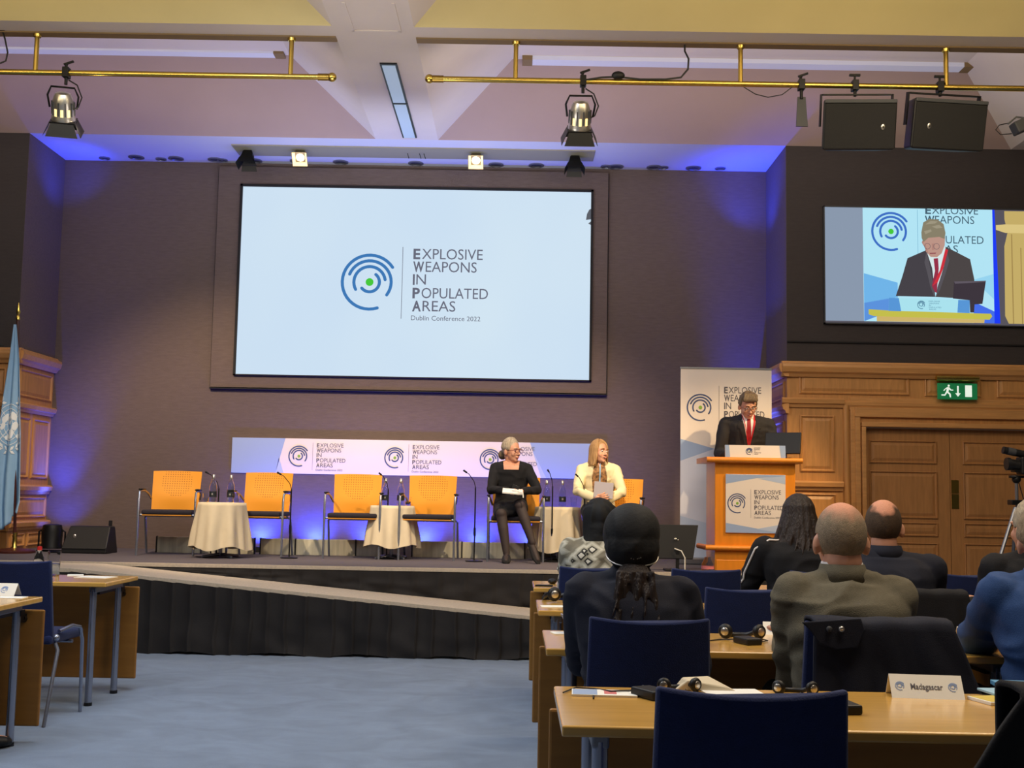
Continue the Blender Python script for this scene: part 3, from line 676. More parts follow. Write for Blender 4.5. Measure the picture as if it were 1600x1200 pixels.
# ================================================================== screens
def frame_fr(px0, py0, px1, py1, Y): a_ = W(px0, py0, Y); b_ = W(px1, py1, Y); return a_, b_
Y1 = YB-.07
tl = W(378, 291, Y1); br = W(920, 594, Y1); x0, x1 = W(374, 440, Y1).x, W(922, 448, Y1).x; z0, z1 = W(648, 589.5, Y1).z, W(650, 296, Y1).z
sc = empty('projection_screen', (x0, Y1, z0), label='large glowing pale blue projection screen above the stage showing the conference mark', cat='screen')
w, h = x1-x0, z1-z0; f = Fr((0, 0, 0), (1, 0, 0), (0, 0, 1))
mb = MB()
for u0_, v0_, u1_, v1_ in ((-.025, -.012, 0, h+.025), (w, -.012, w+.025, h+.025), (-.025, h, w+.025, h+.025), (-.025, -.012, w+.025, 0)): boxf(mb, f, u0_, v0_, u1_, v1_, -.01, .03)
mb.build('frame', M['reveal'], sc)
scr = emi('screen_light', (204, 224, 243), 1.0)
nt = scr.node_tree; tc = nt.nodes.new('ShaderNodeTexCoord'); mp = nt.nodes.new('ShaderNodeMapping'); mp.inputs['Scale'].default_value = (.45, .45, .3); ns = nt.nodes.new('ShaderNodeTexNoise'); ns.inputs['Scale'].default_value = 1.3
mx = nt.nodes.new('ShaderNodeMix'); mx.data_type = 'RGBA'; mx.inputs['A'].default_value = lin((196, 218, 242))+(1,); mx.inputs['B'].default_value = lin((214, 232, 243))+(1,)
nt.links.new(tc.outputs['Object'], mp.inputs[0]); nt.links.new(mp.outputs[0], ns.inputs['Vector']); nt.links.new(ns.outputs[0], mx.inputs['Factor']); nt.links.new(mx.outputs['Result'], nt.nodes['Emission'].inputs[0])
boxf(MB(), f, 0, 0, w, h, -.01, 0).build('display', scr, sc)
kx = w/548.0
EB, EG, ET = emi('mark_blue', (62, 120, 182)), emi('mark_green', (70, 200, 60)), emi('mark_grey', (104, 106, 122))
logo(sc, f, (577.5-373.5)*kx-.003, h-(443-294)*kx, 42.7*kx, EB, EG, ET, .003, w=.115)
# silhouette cut into the right edge of the picture by the hanging lamp
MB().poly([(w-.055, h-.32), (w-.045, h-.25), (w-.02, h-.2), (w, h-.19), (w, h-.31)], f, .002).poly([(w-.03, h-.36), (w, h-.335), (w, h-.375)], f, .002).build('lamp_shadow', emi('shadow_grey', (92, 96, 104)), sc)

Y2 = YF-.03
x0, x1 = W(1289, 420, Y2).x, W(1289, 420, Y2).x+2.78; z1, z0 = W(1440, 326, Y2).z, W(1440, 506.5, Y2).z
s2 = empty('side_screen', (x0, Y2, z0), label='smaller screen above the oak door relaying the speaker at the podium', cat='screen')
w, h = x1-x0, z1-z0
mb = MB()
for u0_, v0_, u1_, v1_ in ((-.012, -.012, 0, h+.012), (w, -.012, w+.012, h+.012), (-.012, h, w+.012, h+.012), (-.012, -.012, w+.012, 0)): boxf(mb, f, u0_, v0_, u1_, v1_, -.03, .012)
mb.build('frame', M['rub'], s2)
E = lambda n, c_: emi('relay_'+n, c_)
boxf(MB(), f, 0, 0, w, h, -.03, 0).build('display', E('dark', (88, 84, 92)), s2)
# relay picture coordinates come from the 1569x1200 crop: (130..1569, 120..955)
kk = (W(1600, 420, Y2).x-x0)/(1569-132.0)
def rp(x, y): return ((x-132)*kk, h-(y-122)*kk*1.0)
def rpoly(pts, d, name, col):
    P = [(min(max(u, 0), w), min(max(v, 0), h)) for u, v in (rp(*p) for p in pts)]
    return MB().poly(P, f, d).build(name, col, s2)
rpoly([(132, 122), (408, 122), (410, 955), (132, 955)], .001, 'picture_grey_wall', E('wall', (138, 152, 172)))
rpoly([(408, 122), (1348, 122), (1348, 955), (410, 955)], .001, 'picture_banner', E('banner', (178, 228, 244)))
rpoly([(412, 605), (655, 670), (655, 780), (640, 780), (412, 822)], .002, 'picture_banner_wedge', E('wedge', (112, 180, 232)))
rpoly([(412, 822), (600, 780), (600, 880), (412, 955)], .002, 'picture_banner_wedge', E('wedge2', (92, 146, 220)))
rpoly([(1348, 595), (1348, 780), (1200, 640)], .002, 'picture_banner_wedge', E('wedge3', (150, 212, 240)))
rpoly([(1200, 800), (1348, 868), (1348, 955), (1200, 955)], .002, 'picture_banner_wedge', E('wedge4', (70, 110, 232)))
rpoly([(1348, 122), (1364, 122), (1390, 955), (1348, 955)], .002, 'picture_blue_edge', E('edge', (30, 60, 245)))
rpoly([(1435, 130), (1700, 130), (1700, 955), (1450, 955), (1425, 900), (1430, 390), (1455, 290), (1435, 190)], .002, 'picture_oak', E('oak', (196, 172, 104)))
rpoly([(1372, 235), (1440, 228), (1700, 228), (1700, 292), (1440, 292), (1372, 270)], .003, 'picture_oak_rail', E('oak2', (218, 196, 130)))
f3 = lambda u, v, d=0: V((min(max((u), 0), w), 0, min(v, h)))+V((0, -d, 0))
cx_, cy_ = rp(612, 295); rr_ = 136*kk
e_ = MB(); f4 = lambda u, v, dd=0: f3(cx_+u*rr_, cy_+v*rr_, dd)
for a, a0, a1 in ARCS: add_arc(e_, f4, .003, 0, 0, a, .12, a0, a1)
e_.build('picture_emblem', E('embl', (62, 110, 196)), s2, fix=False)
MB().poly([(.145*math.cos(2*PI*k/16), .145*math.sin(2*PI*k/16)) for k in range(16)], f4, .003).build('picture_emblem_dot', EG, s2, fix=False)
rpoly([(803, 130), (806, 130), (806, 520), (803, 520)], .002, 'picture_divider', E('ln', (110, 170, 200)))
t_ = MB()
for s_, xl_, yb_, wd_, bo in (('E', 862, 160, 42, .03), ('XPLOSIVE', 910, 160, 335, 0), ('W', 858, 230, 70, .03), ('EAPONS', 932, 230, 284, 0), ('P', 858, 376, 40, .03), ('OPULATED', 905, 376, 376, 0), ('A', 850, 446, 50, .03), ('REAS', 905, 446, 190, 0)):
    u_, v_ = rp(xl_, yb_); letter(t_, s_, u_, v_, 56*kk, wd_*kk, f3, .003, bo)
t_.build('picture_lettering', E('txt', (70, 96, 112)), s2, fix=False)
rpoly([(640, 768), (690, 620), (728, 490), (865, 428), (905, 560), (925, 770)], .005, 'picture_jacket', E('jk', (70, 66, 72)))
rpoly([(925, 770), (985, 600), (1005, 400), (1180, 490), (1208, 640), (1190, 780)], .005, 'picture_jacket', E('jk2', (76, 70, 70)))
rpoly([(865, 440), (1005, 400), (1000, 520), (925, 740), (890, 640)], .0045, 'picture_shirt', E('sh', (214, 232, 232)))
rpoly([(916, 490), (948, 485), (952, 560), (935, 740), (922, 735), (900, 690), (925, 580)], .006, 'picture_tie', E('tie', (150, 50, 72)))
rpoly([(1003, 415), (1022, 425), (985, 560), (945, 660), (905, 690), (960, 575)], .0065, 'picture_lanyard', E('lan', (206, 50, 62)))
rpoly([(842, 330), (1002, 330), (998, 390), (975, 450), (940, 480), (895, 478), (862, 440), (845, 385)], .007, 'picture_face', E('face', (188, 148, 134)))
rpoly([(830, 300), (845, 225), (890, 198), (950, 202), (992, 235), (1005, 300), (998, 345), (960, 330), (880, 338), (845, 370), (832, 340)], .008, 'picture_hair', E('hr', (136, 128, 106)))
g_ = MB()
for x_ in (872, 938): u_, v_ = rp(x_, 400); g_2 = lambda u, v, d=0: f3(u, v, d); add_arc(g_, g_2, .009, u_, v_, 21*kk, 3.5*kk, 0, 359)
g_.build('picture_glasses', E('gl', (120, 100, 104)), s2, fix=False)
rpoly([(885, 448), (935, 445), (930, 456), (890, 458)], .009, 'picture_mouth', E('mo', (150, 90, 92)))
rpoly([(1060, 655), (1290, 645), (1262, 815), (1205, 820), (1200, 880), (1172, 880), (1170, 790), (1050, 780)], .0085, 'picture_monitor', E('mn', (62, 54, 62)))
rpoly([(1060, 655), (1290, 645), (1288, 655), (1068, 672)], .009, 'picture_monitor_edge', E('mn2', (96, 88, 98)))
rpoly([(590, 782), (1170, 790), (1168, 884), (585, 878)], .009, 'picture_podium_sign', E('ps', (170, 226, 238)))
for pp in ([(590, 782), (660, 783), (676, 879), (585, 878)], [(1088, 789), (1170, 790), (1168, 884), (1080, 882)]): rpoly(pp, .010, 'picture_podium_sign_band', E('pb', (88, 150, 214)))
cx_, cy_ = rp(822, 830); rr_ = 28*kk; e_ = MB()
for a, a0, a1 in ARCS: add_arc(e_, f4, .011, 0, 0, a, .16, a0, a1)
for (s_, yb_, wd_) in (('EXPLOSIVE', 808, 80), ('WEAPONS', 823, 74), ('IN', 837, 16), ('POPULATED', 852, 90), ('AREAS', 866, 52)): u_, v_ = rp(875, yb_); letter(e_, s_, u_, v_, 9*kk, wd_*kk, f3, .011)
e_.build('picture_podium_mark', E('pm', (70, 120, 150)), s2, fix=False)
rpoly([(442, 868), (590, 876), (1320, 886), (1330, 905), (1310, 930), (480, 918), (442, 905)], .0095, 'picture_podium_top', E('pt', (196, 190, 76)))
rpoly([(500, 918), (1275, 930), (1272, 955), (500, 955)], .009, 'picture_podium_front', E('pf', (206, 178, 108)))

rpoly([(845, 345), (832, 372), (846, 400), (856, 380)], .0068, 'picture_ear', E('face2', (176, 132, 120)))
rpoly([(905, 380), (925, 380), (922, 425), (905, 428)], .0085, 'picture_nose', E('face2', (176, 132, 120)))
rpoly([(856, 380), (880, 455), (870, 452), (848, 400)], .0082, 'picture_cheek_shade', E('face2', (176, 132, 120)))
for pp in ([(866, 430), (880, 500), (905, 640), (925, 765), (915, 768), (888, 690), (870, 600), (850, 520)], [(1004, 402), (1012, 470), (985, 560), (940, 700), (930, 768), (958, 720), (1000, 600), (1030, 500)]): rpoly(pp, .0055, 'picture_lapel', E('lapel', (88, 84, 90)))
for pp in ([(860, 240), (900, 212), (950, 216), (930, 232), (890, 236)], [(905, 255), (960, 240), (985, 262), (940, 268)], [(850, 290), (900, 275), (905, 290), (860, 312)]): rpoly(pp, .0085, 'picture_hair_light', E('hr2', (158, 150, 128)))
for pp in ([(1480, 300), (1488, 300), (1488, 955), (1480, 955)], [(1545, 400), (1552, 400), (1552, 955), (1545, 955)]): rpoly(pp, .0028, 'picture_oak_line', E('oak3', (160, 134, 78)))
# exit sign
zt = W(1496, 599, YF-.1); zb = W(1496, 624, YF-.1)
ex = empty('exit_sign', (zt.x, YF-.1, (zt.z+zb.z)/2), label='green running man exit sign under a brass lamp above the door', cat='sign')
hw_ = (W(1528, 612, YF-.1).x-W(1466, 612, YF-.1).x)/2; hh = (zt.z-zb.z)/2
f5 = Fr((0, 0, 0), (1, 0, 0), (0, 0, 1))
boxf(MB(), f5, -hw_, -hh, hw_, hh, -.02, 0).build('sign_plate', M['exitg'], ex, bevel=.003)
MB().tube([(-hw_-.015, -.0, hh+.05), (hw_+.015, -.0, hh+.05)], .028, 12).build('lamp_tube', M['brass'], ex, 'auto')
MB().bb((-hw_+.02, 0, hh+.02), (hw_-.02, .1, hh+.04)).build('wall_arm', M['brassd'], ex)
mn = MB(); sw = lambda pts: mn.poly([(x_*hh*2/100-hw_, hh-y_*hh*2/100) for x_, y_ in pts], f5, .002)
sw([(62, 12), (70, 8), (76, 14), (72, 22), (63, 21)]); sw([(50, 30), (62, 24), (72, 26), (84, 40), (96, 40), (96, 46), (80, 46), (70, 38), (66, 54), (80, 66), (82, 88), (74, 88), (70, 70), (58, 60), (46, 78), (22, 78), (22, 70), (42, 70), (52, 52), (56, 34), (46, 40), (40, 50), (34, 46)])
mn.build('running_man', M['exitw'], ex, fix=False)
ar = MB(); ar.poly([(x_*hh*2/100-hw_, hh-y_*hh*2/100) for x_, y_ in ((120, 16), (130, 16), (130, 62), (142, 62), (125, 84), (108, 62), (120, 62))], f5, .002).build('arrow', M['exitw'], ex, fix=False)
MB().poly([(x_*hh*2/100-hw_, hh-y_*hh*2/100) for x_, y_ in ((170, 12), (212, 12), (212, 84), (170, 84))], f5, .002).build('door_mark', M['exitw'], ex, fix=False)

# ================================================================== stage
SY = 10.5; SX0, SX1 = -6.6, 2.98
st = empty('stage', (0, 0, 0), label='low stage with dark grey carpet, thin pale edge strip and black skirt', cat='stage')
MB().bb((SX0, SY, .02), (SX1, YF, ZS)).bb((XL, YF, .02), (XR, YB, ZS)).build('deck', M['deck'], st)
MB().bb((SX0, SY-.02, ZS-.025), (SX1, SY+.015, ZS+.006)).build('edge_strip', M['ramp'], st)
def skirt_mesh(x0, x1, y, ztop, zbot, pleat=.16, amp=.02, seed=1, n=420):
    mb = MB(); rows = 14; rs = []
    rnd = random.Random(seed); ph = 0; xs = []
    x = x0
    pl = [x0]
    while pl[-1] < x1: pl.append(pl[-1]+pleat*rnd.uniform(.75, 1.3))
    for r_ in range(rows):
        t = r_/(rows-1); row = []
        for i in range(n+1):
            x = x0+(x1-x0)*i/n; j = max(k for k in range(len(pl)) if pl[k] <= x+1e-9); w_ = (pl[j+1]-pl[j]) if j+1 < len(pl) else pleat
            s_ = (x-pl[j])/w_
            fold = amp*(s_**3)*(1-.25*t)+.03*t*noise.noise(V((x*5, t*3, seed)))+.035*t*t*noise.noise(V((x*2.2, t*2, seed+5)))
            zt_, zb_ = ztop(x), zbot(x)
            row.append(V((x+.03*t*noise.noise(V((x*3, t*2, 9))), y-.012-fold-.01*t, zt_+(zb_-zt_)*t)))
        rs.append(row)
    mb.rings(rs, cap=False, closed=False)
    return mb
RA, RB = G(150, 884, ZS), None
rx0, rx1 = -3.6, 1.6
rz = lambda x: ZS-.004 if x < rx0 else ZS-(x-rx0)*(ZS-.355)/(.12-rx0)
sk = skirt_mesh(SX0, SX1, SY-.02, lambda x: ZS-.03, lambda x: max(.02, rz(x)-.02) if x > rx0 else ZS-.05, .2, .035, 3).build('skirt', M['skirt'], st, True)
rt = empty('ramp', (0, 0, 0), label='long beige ramp sloping down to the right in front of the stage', cat='ramp')
RY0, RY1 = 9.72, SY-.06
prof = [(rx0-1.2, ZS-.004), (rx0, ZS-.004), (rx1, rz(rx1))]
mb = MB(); mb.rings([[(x_, y_, z_) for y_, z_ in ((RY0, z), (RY1, z), (RY1, z-.03), (RY0, z-.03))] for x_, z in prof]); mb.build('walkway', M['ramp'], rt)
skirt_mesh(rx0-1.2, rx1, RY0, lambda x: rz(x)-.028, lambda x: .012+.012*math.sin(x*9), .17, .055, 8, 620).build('skirt', M['skirt'], rt, True)
o = MB().bb((-.17, -.04, 0), (.17, .04, .022)).build('wooden_block', M['tan'], loc=tuple(G(358, 1019, 0)), bevel=.005); tag(o, 'flat strip of pale wood on the carpet at the foot of the ramp', 'wood')

# panels hiding the LED battens
p0 = G(247, 865, ZS)
yp = 12.45; zt = ZS+.17
edges = [245, 330, 398, 407, 462, 556, 644, 722, 820, 905, 985]
t = empty('batten_screen', (0, yp, ZS), label='row of low grey panels hiding the lights behind the armchairs', cat='panel')
for a_, b_ in zip(edges, edges[1:]):
    xa_, xb_ = W(a_, 852, yp).x, W(b_, 852, yp).x
    if a_ == 398: continue
    MB().bb((xa_+.006, -.01, 0), (xb_-.006, .01, .165)).build('panel', M['drape'], t, bevel=.002)
for e_ in edges: xx = W(e_, 852, yp).x; MB().bb((xx-.006, -.02, 0), (xx+.006, .02, .17)).build('stand', M['black'], t)
o = tag(MB().bb((-1.7, -.04, 0), (1.9, .04, .06)).build('led_batten_bar', M['black'], loc=(-1.1, 12.84, ZS)), 'black LED batten along the foot of the back wall', 'light')

# backdrop strip with three marks
yb_ = YB-.012
x0, x1 = W(362, 715, yb_).x, W(946, 720, yb_).x; z1, z0 = W(650, 688.5, yb_).z, W(650, 743.5, yb_).z
bd = empty('backdrop_strip', (x0, yb_, z0), label='long printed backdrop strip on the wall behind the armchairs with three conference marks', cat='banner')
w, h = x1-x0, z1-z0; boxf(MB(), f, 0, 0, w, h, -.01, 0).build('board', M['pwhite'], bd)
k = w/584
MB().poly([(0, 0), (69*k, 0), (83*k, h), (0, h)], f, .001).build('blue_field', M['pblue'], bd)
MB().poly([(69*k, 0), (82*k, 0), (74*k, h*.45)], f, .001).build('pale_wedge', M['pblue2'], bd)
MB().poly([(w, 0), (w-100*k, 0), (w-118*k, h), (w, h)], f, .001).build('blue_field', M['pblue'], bd)
MB().poly([(w-100*k, 0), (w-92*k, 0), (w-112*k, h*.7)], f, .0015).build('pale_wedge', M['pblue2'], bd)
for px in (467, 617, 766): logo(bd, f, (px-362)*k, h*.50, 15.5*k, M['pnavy'], M['pgreen'], M['pgrey'], .002, w=.13, tx=1.78, tk=1.06, ty=1.04)
# banner behind the podium
yb_ = 12.0
x0, x1 = W(1063, 720, yb_).x, W(1206, 722, yb_).x; z1 = W(1130, 575.5, yb_).z
bn = empty('roll_up_banner', (x0, yb_, ZS), label='tall white and blue roll-up banner standing behind the podium', cat='banner')
w, h = x1-x0, z1-ZS; boxf(MB(), f, 0, .06, w, h, -.004, 0).build('sheet', M['pwhite'], bn)
boxf(MB(), f, -.005, h-.012, w+.005, h+.008, -.012, .006).build('top_rail', M['steel'], bn, bevel=.003)
MB().box((w/2, 0, .035), (w+.03, .16, .07)).build('cassette', M['steel'], bn, bevel=.015)
MB().tube([(w/2, .03, .05), (w/2, .03, h)], .01, 8).build('support_pole', M['steel'], bn)
k = w/510.0; bp = lambda x, y: ((x-222)*k, h-(y-52)*k)
def bpoly(pts, name, m, d=.001): MB().poly([(min(max(u, 0), w), max(v, .06)) for u, v in (bp(*p) for p in pts)], f, d).build(name, m, bn)
bpoly([(222, 452), (415, 505), (732, 560), (732, 1200), (222, 1200)], 'pale_field', mat('print_lilac', (200, 204, 222), .6))
bpoly([(222, 452), (412, 505), (222, 575)], 'blue_wedge', M['pblue'], .0015)
bpoly([(732, 700), (560, 900), (732, 980)], 'blue_wedge', M['pblue'], .0015)
bpoly([(222, 880), (420, 930), (480, 1200), (222, 1200)], 'blue_wedge', M['pblue2'], .0015)
u_, v_ = bp(333, 275); logo(bn, f, u_, v_, 73*k, M['pnavy'], M['pgreen'], M['pgrey'], .002, tx=1.82, tk=1.12, ty=1.28, w=.11)

# podium
py_ = 11.0; px0, px1 = W(1117, 800, py_).x, W(1243, 800, py_).x; pw = px1-px0; pc = (px0+px1)/2
ph = W(1180, 716, py_).z-ZS
po = empty('podium', (pc, py_, ZS), label='orange cherry wood podium with conference sign at the right of the stage', cat='podium')
MB().bb((-pw/2, 0, 0), (pw/2, .5, ph-.03)).build('body', M['pod'], po, bevel=.006)
MB().bb((-pw/2+.01, -.012, .0), (pw/2-.01, .0, .10)).build('plinth', M['pod'], po, bevel=.004)
def bull(x0, x1, y0, y1, z, t_): # slab with rounded front edge
    mb = MB(); pr = [(y1, z), (y0+t_/2, z)]+[(y0+t_/2-t_/2*math.sin(PI*i/8), z+t_/2-t_/2*math.cos(PI*i/8)) for i in range(1, 8)]+[(y0+t_/2, z+t_), (y1, z+t_)]
    return mb.rings([[(x, y, zz) for y, zz in pr] for x in (x0, x1)])
bull(-pw/2-.085, pw/2+.055, -.07, .56, ph-.045, .05).build('top', M['pod'], po, 'auto')
zr_ = W(1180, 853, py_).z-ZS; bull(-pw/2-.09, pw/2+.0, -.05, .2, zr_-.045, .045).build('lower_rail', M['pod'], po, 'auto')
MB().tube([(-pw/2-.06, -.02, zr_-.022), (-pw/2-.14, .1, zr_-.01)], .024, 10).build('rail_return', M['podd'], po, 'auto')
sx0, sx1 = W(1133.5, 790, py_).x-pc, W(1227, 790, py_).x-pc; sz1, sz0 = W(1180, 741.5, py_).z-ZS, W(1180, 833, py_).z-ZS
fp = Fr((sx0, -.001, sz0), (1, 0, 0), (0, 0, 1)); sw_, sh_ = sx1-sx0, sz1-sz0
boxf(MB(), fp, 0, 0, sw_, sh_, 0, .014).build('sign_board', M['pwhite'], po, bevel=.002)
k = sw_/326.0; sp = lambda x, y: (min(max((x-474)*k, .002), sw_-.002), min(max(sh_-(y-640)*k, .002), sh_-.002))
for i, pp in enumerate(([(474, 640), (802, 640), (802, 648), (640, 660), (478, 692), (474, 692)], [(802, 646), (802, 690), (650, 662)], [(474, 905), (790, 965), (474, 965)], [(802, 905), (802, 965), (790, 965), (640, 935)])):
    MB().poly([sp(*p) for p in pp], fp, .0145+.0003*(i % 2)).build('sign_wedge', M['pblue2' if i in (1, 3) else 'pblue'], po, fix=False)
u_, v_ = sp(537, 798); logo(po, fp, u_, v_, 51*k, M['pnavy'], M['pgreen'], M['pgrey'], .0152, tx=1.82, tk=1.12, ty=1.14, w=.11)
# sign standing on the podium top
x0, x1 = W(1132.5, 703, py_).x, W(1226.5, 703, py_).x
ps = empty('podium_nameboard', ((x0+x1)/2, py_-.03, ZS+ph+.005), label='long white and blue board standing on the podium top', cat='sign')
w, h = x1-x0, .115; fb = Fr((-w/2, 0, 0), (1, 0, 0), (0, .12, 1))
boxf(MB(), fb, 0, 0, w, h, -.02, 0).build('board', M['pwhite'], ps)
for pp in ([(0, 0), (.045, 0), (.035, h), (0, h)], [(w, 0), (w-.045, 0), (w-.055, h), (w, h)]): MB().poly(pp, fb, .001).build('blue_band', M['pblue'], ps, fix=False)
logo(ps, fb, w*.40, h*.5, .030, M['pnavy'], M['pgreen'], M['pgrey'], .0015, tx=1.5, tk=.75, w=.2, sub=False)
# monitor on the podium
c = W(1222, 706, 11.2)
mo = empty('podium_monitor', (c.x+.02, 11.25, ZS+ph+.005), R(-28), label='black flat monitor on the right end of the podium top', cat='monitor')
MB().box((0, 0, .006), (.16, .14, .012)).build('base', M['black'], mo); MB().box((0, .02, .05), (.05, .02, .1)).build('stand', M['black'], mo)
MB().box((0, 0, .15), (.34, .025, .21), Matrix.Rotation(R(-14), 3, 'X')).build('screen_shell', M['black'], mo, bevel=.005)

# foldback monitor screen at the stage edge (seen from behind)
c = G(1068, 897, ZS)
sm = empty('comfort_monitor', (c.x, 10.85, ZS), R(0), label='black flat screen on a stand on the stage left of the podium, seen from behind', cat='monitor')
MB().box((0, 0, .008), (.22, .18, .016)).build('base', M['black'], sm, bevel=.003); MB().box((.01, 0, .10), (.03, .02, .2)).build('stand', M['black'], sm)
mb = MB(); mb.prism([(-.20, .02), (.15, .02), (.205, .33), (-.175, .33)], Fr((0, -.02, .09), (1, 0, 0), (0, .18, 1)), -.03, 0); mb.build('screen_shell', M['black'], sm, bevel=.004)
fm = Fr((-.01, -.022, .27), (1, 0, 0), (0, .18, 1)); MB().ell((-.01, -.0, .285), (.014, .004, .01)).ell((.015, -.0, .278), (.007, .004, .006)).build('badge', M['silver'], sm, True)
MB().tube([(-.02, -.02, .2), (.04, -.04, .18), (.07, -.05, .12), (.07, -.05, .0)], .006, 6).build('cable', M['white'], sm)

# ---- bottles and glasses
def bottle_proto():
    t = empty('water_bottle', (0, 0, 0), label='x', cat='bottle')
    MB().lathe([(.03, 0), (.036, .004), (.036, .15), (.033, .17), (.02, .205), (.013, .23), (.0125, .262), (.0105, .262), (.0105, .23), (.018, .203), (.031, .168), (.034, .15), (.034, .008), (.001, .006)], 20, cap=False).build('glass_body', M['glass'], t, 'auto')
    MB().lathe([(.001, .008), (.0335, .008), (.0335, .148), (.03, .168), (.022, .19), (.001, .19)], 20, cap=False).build('water', M['water'], t, 'auto')
    MB().lathe([(.0368, .05), (.0368, .105)], 20, cap=False).build('label', M['label'], t, True)
    MB().ell((0, -.037, .078), (.009, .001, .009)).build('label_mark', M['silver'], t)
    MB().lathe([(.0135, .225), (.0142, .228), (.0142, .27), (.001, .272)], 16, cap=False).build('foil_cap', M['silver'], t, True)
    return t
bp0 = bottle_proto(); used = [False]
def bottle(x, y, z, lab, sc_=1.0):
    if not used[0]: o = bp0; o.location = (x, y, z); used[0] = True
    else: o = copy_thing(bp0, (x, y, z))
    o['label'] = lab; o['group'] = 'water bottles on the side tables'; o.scale = (sc_,)*3
def tumbler(x, y, z, lab, h=.085, r_=.032, name='drinking_glass'):
    t = empty(name, (x, y, z), label=lab, cat='glass')
    MB().lathe([(.001, .0), (r_*.85, 0), (r_, h), (r_-.003, h), (r_*.82, .008), (.001, .008)], 20, cap=False).build('glass_wall', M['glass'], t, 'auto')
    MB().lathe([(.001, .009), (r_*.82, .009), (r_*.9, h*.5), (.001, h*.5)], 20, cap=False).build('water', M['water'], t, 'auto'); return t

# ---- side tables under white cloths
def side_table(pxc, pyb, ztop_py, lab, lab2, r_=.225, drop=.44, seed=0):
    g = G(pxc, pyb, ZS); Yt = g.y; x = W(pxc, pyb, Yt).x; zt = W(pxc, ztop_py, Yt).z-ZS
    t = empty('side_table', (x, Yt, ZS), label=lab, cat='table', group='small round tables between the armchairs')
    MB().lathe([(r_, zt-.02), (r_, zt), (.001, zt)], 28, cap=False).build('tabletop', M['black'], t)
    MB().lathe([(.02, .02), (.02, zt-.02)], 12).build('column', M['chrome'], t, 'auto')
    mb = MB()
    for k in range(4): a_ = PI/4+PI/2*k; mb.tube([(0, 0, .035), (.2*math.cos(a_), .2*math.sin(a_), .012)], .013, 6)
    mb.build('star_base', M['chrome'], t)
    cl = MB(); n = 96; rings = []; rnd = random.Random(seed); ph = rnd.random()*6
    for i in range(2): rings.append([(max(.001, r_*i*.93)*math.cos(2*PI*j/n), max(.001, r_*i*.93)*math.sin(2*PI*j/n), .006) for j in range(n)])
    for i in range(15):
        s_ = i/14; ring = []
        for j in range(n):
            a_ = 2*PI*j/n; fo = math.sin(a_*11+ph+.8*math.sin(2*a_))*.55+math.sin(a_*7+1+ph)*.45
            rr = r_+.006+.052*s_**1.1+fo*.032*min(1, s_*1.5); dz = drop*(1+.05*math.cos(4*a_+ph))
            ring.append((rr*math.cos(a_), rr*math.sin(a_), .004-s_*dz))
        rings.append(ring)
    cl.rings(rings, cap=False); o = cl.build('tablecloth', M['cloth'], None, True, loc=(x, Yt, ZS+zt)); tag(o, lab2, 'tablecloth', 'white cloths on the small stage tables')
    return x, Yt, ZS+zt+.008
T1 = side_table(344, 871, 786, 'small round table under white cloth between the first and second armchair from the left', 'white cloth with soft folds over the leftmost small stage table', seed=1)
T2 = side_table(611, 873, 791, 'small round table under white cloth between the third and fourth armchair from the left', 'white cloth with soft folds over the middle small stage table', seed=2, r_=.215, drop=.40)
T3 = side_table(870, 876, 793, 'small round table under white cloth between the two seated women', 'white cloth with soft folds over the small table between the two women', seed=3)
def onT(T, px): return W(px, 790, T[1]).x
bottle(onT(T1, 333), T1[1]-.02, T1[2], 'water bottle with dark label on the leftmost small table, left one')
bottle(onT(T1, 359), T1[1]+.02, T1[2], 'water bottle with dark label on the leftmost small table, right one')
bottle(onT(T2, 602), T2[1]-.02, T2[2], 'water bottle with dark label on the middle small table, left one')
bottle(onT(T2, 626), T2[1]-.02, T2[2], 'water bottle with dark label on the middle small table, right one')
bottle(onT(T3, 854), T3[1]-.02, T3[2], 'water bottle beside the woman in black on the small table')
bottle(onT(T3, 879), T3[1]+.05, T3[2], 'water bottle in the middle of the small table between the women')
tumbler(onT(T3, 896), T3[1]-.04, T3[2], 'glass of water at the right of the small table between the women', .10, .032)
tumbler(onT(T1, 321), T1[1]+.0, T1[2], 'small clear glass left of the bottles on the leftmost small table')
tumbler(onT(T1, 370), T1[1]-.05, T1[2], 'small clear glass right of the bottles on the leftmost small table')
tumbler(onT(T2, 637), T2[1]+.02, T2[2], 'small clear glass right of the bottles on the middle small table')

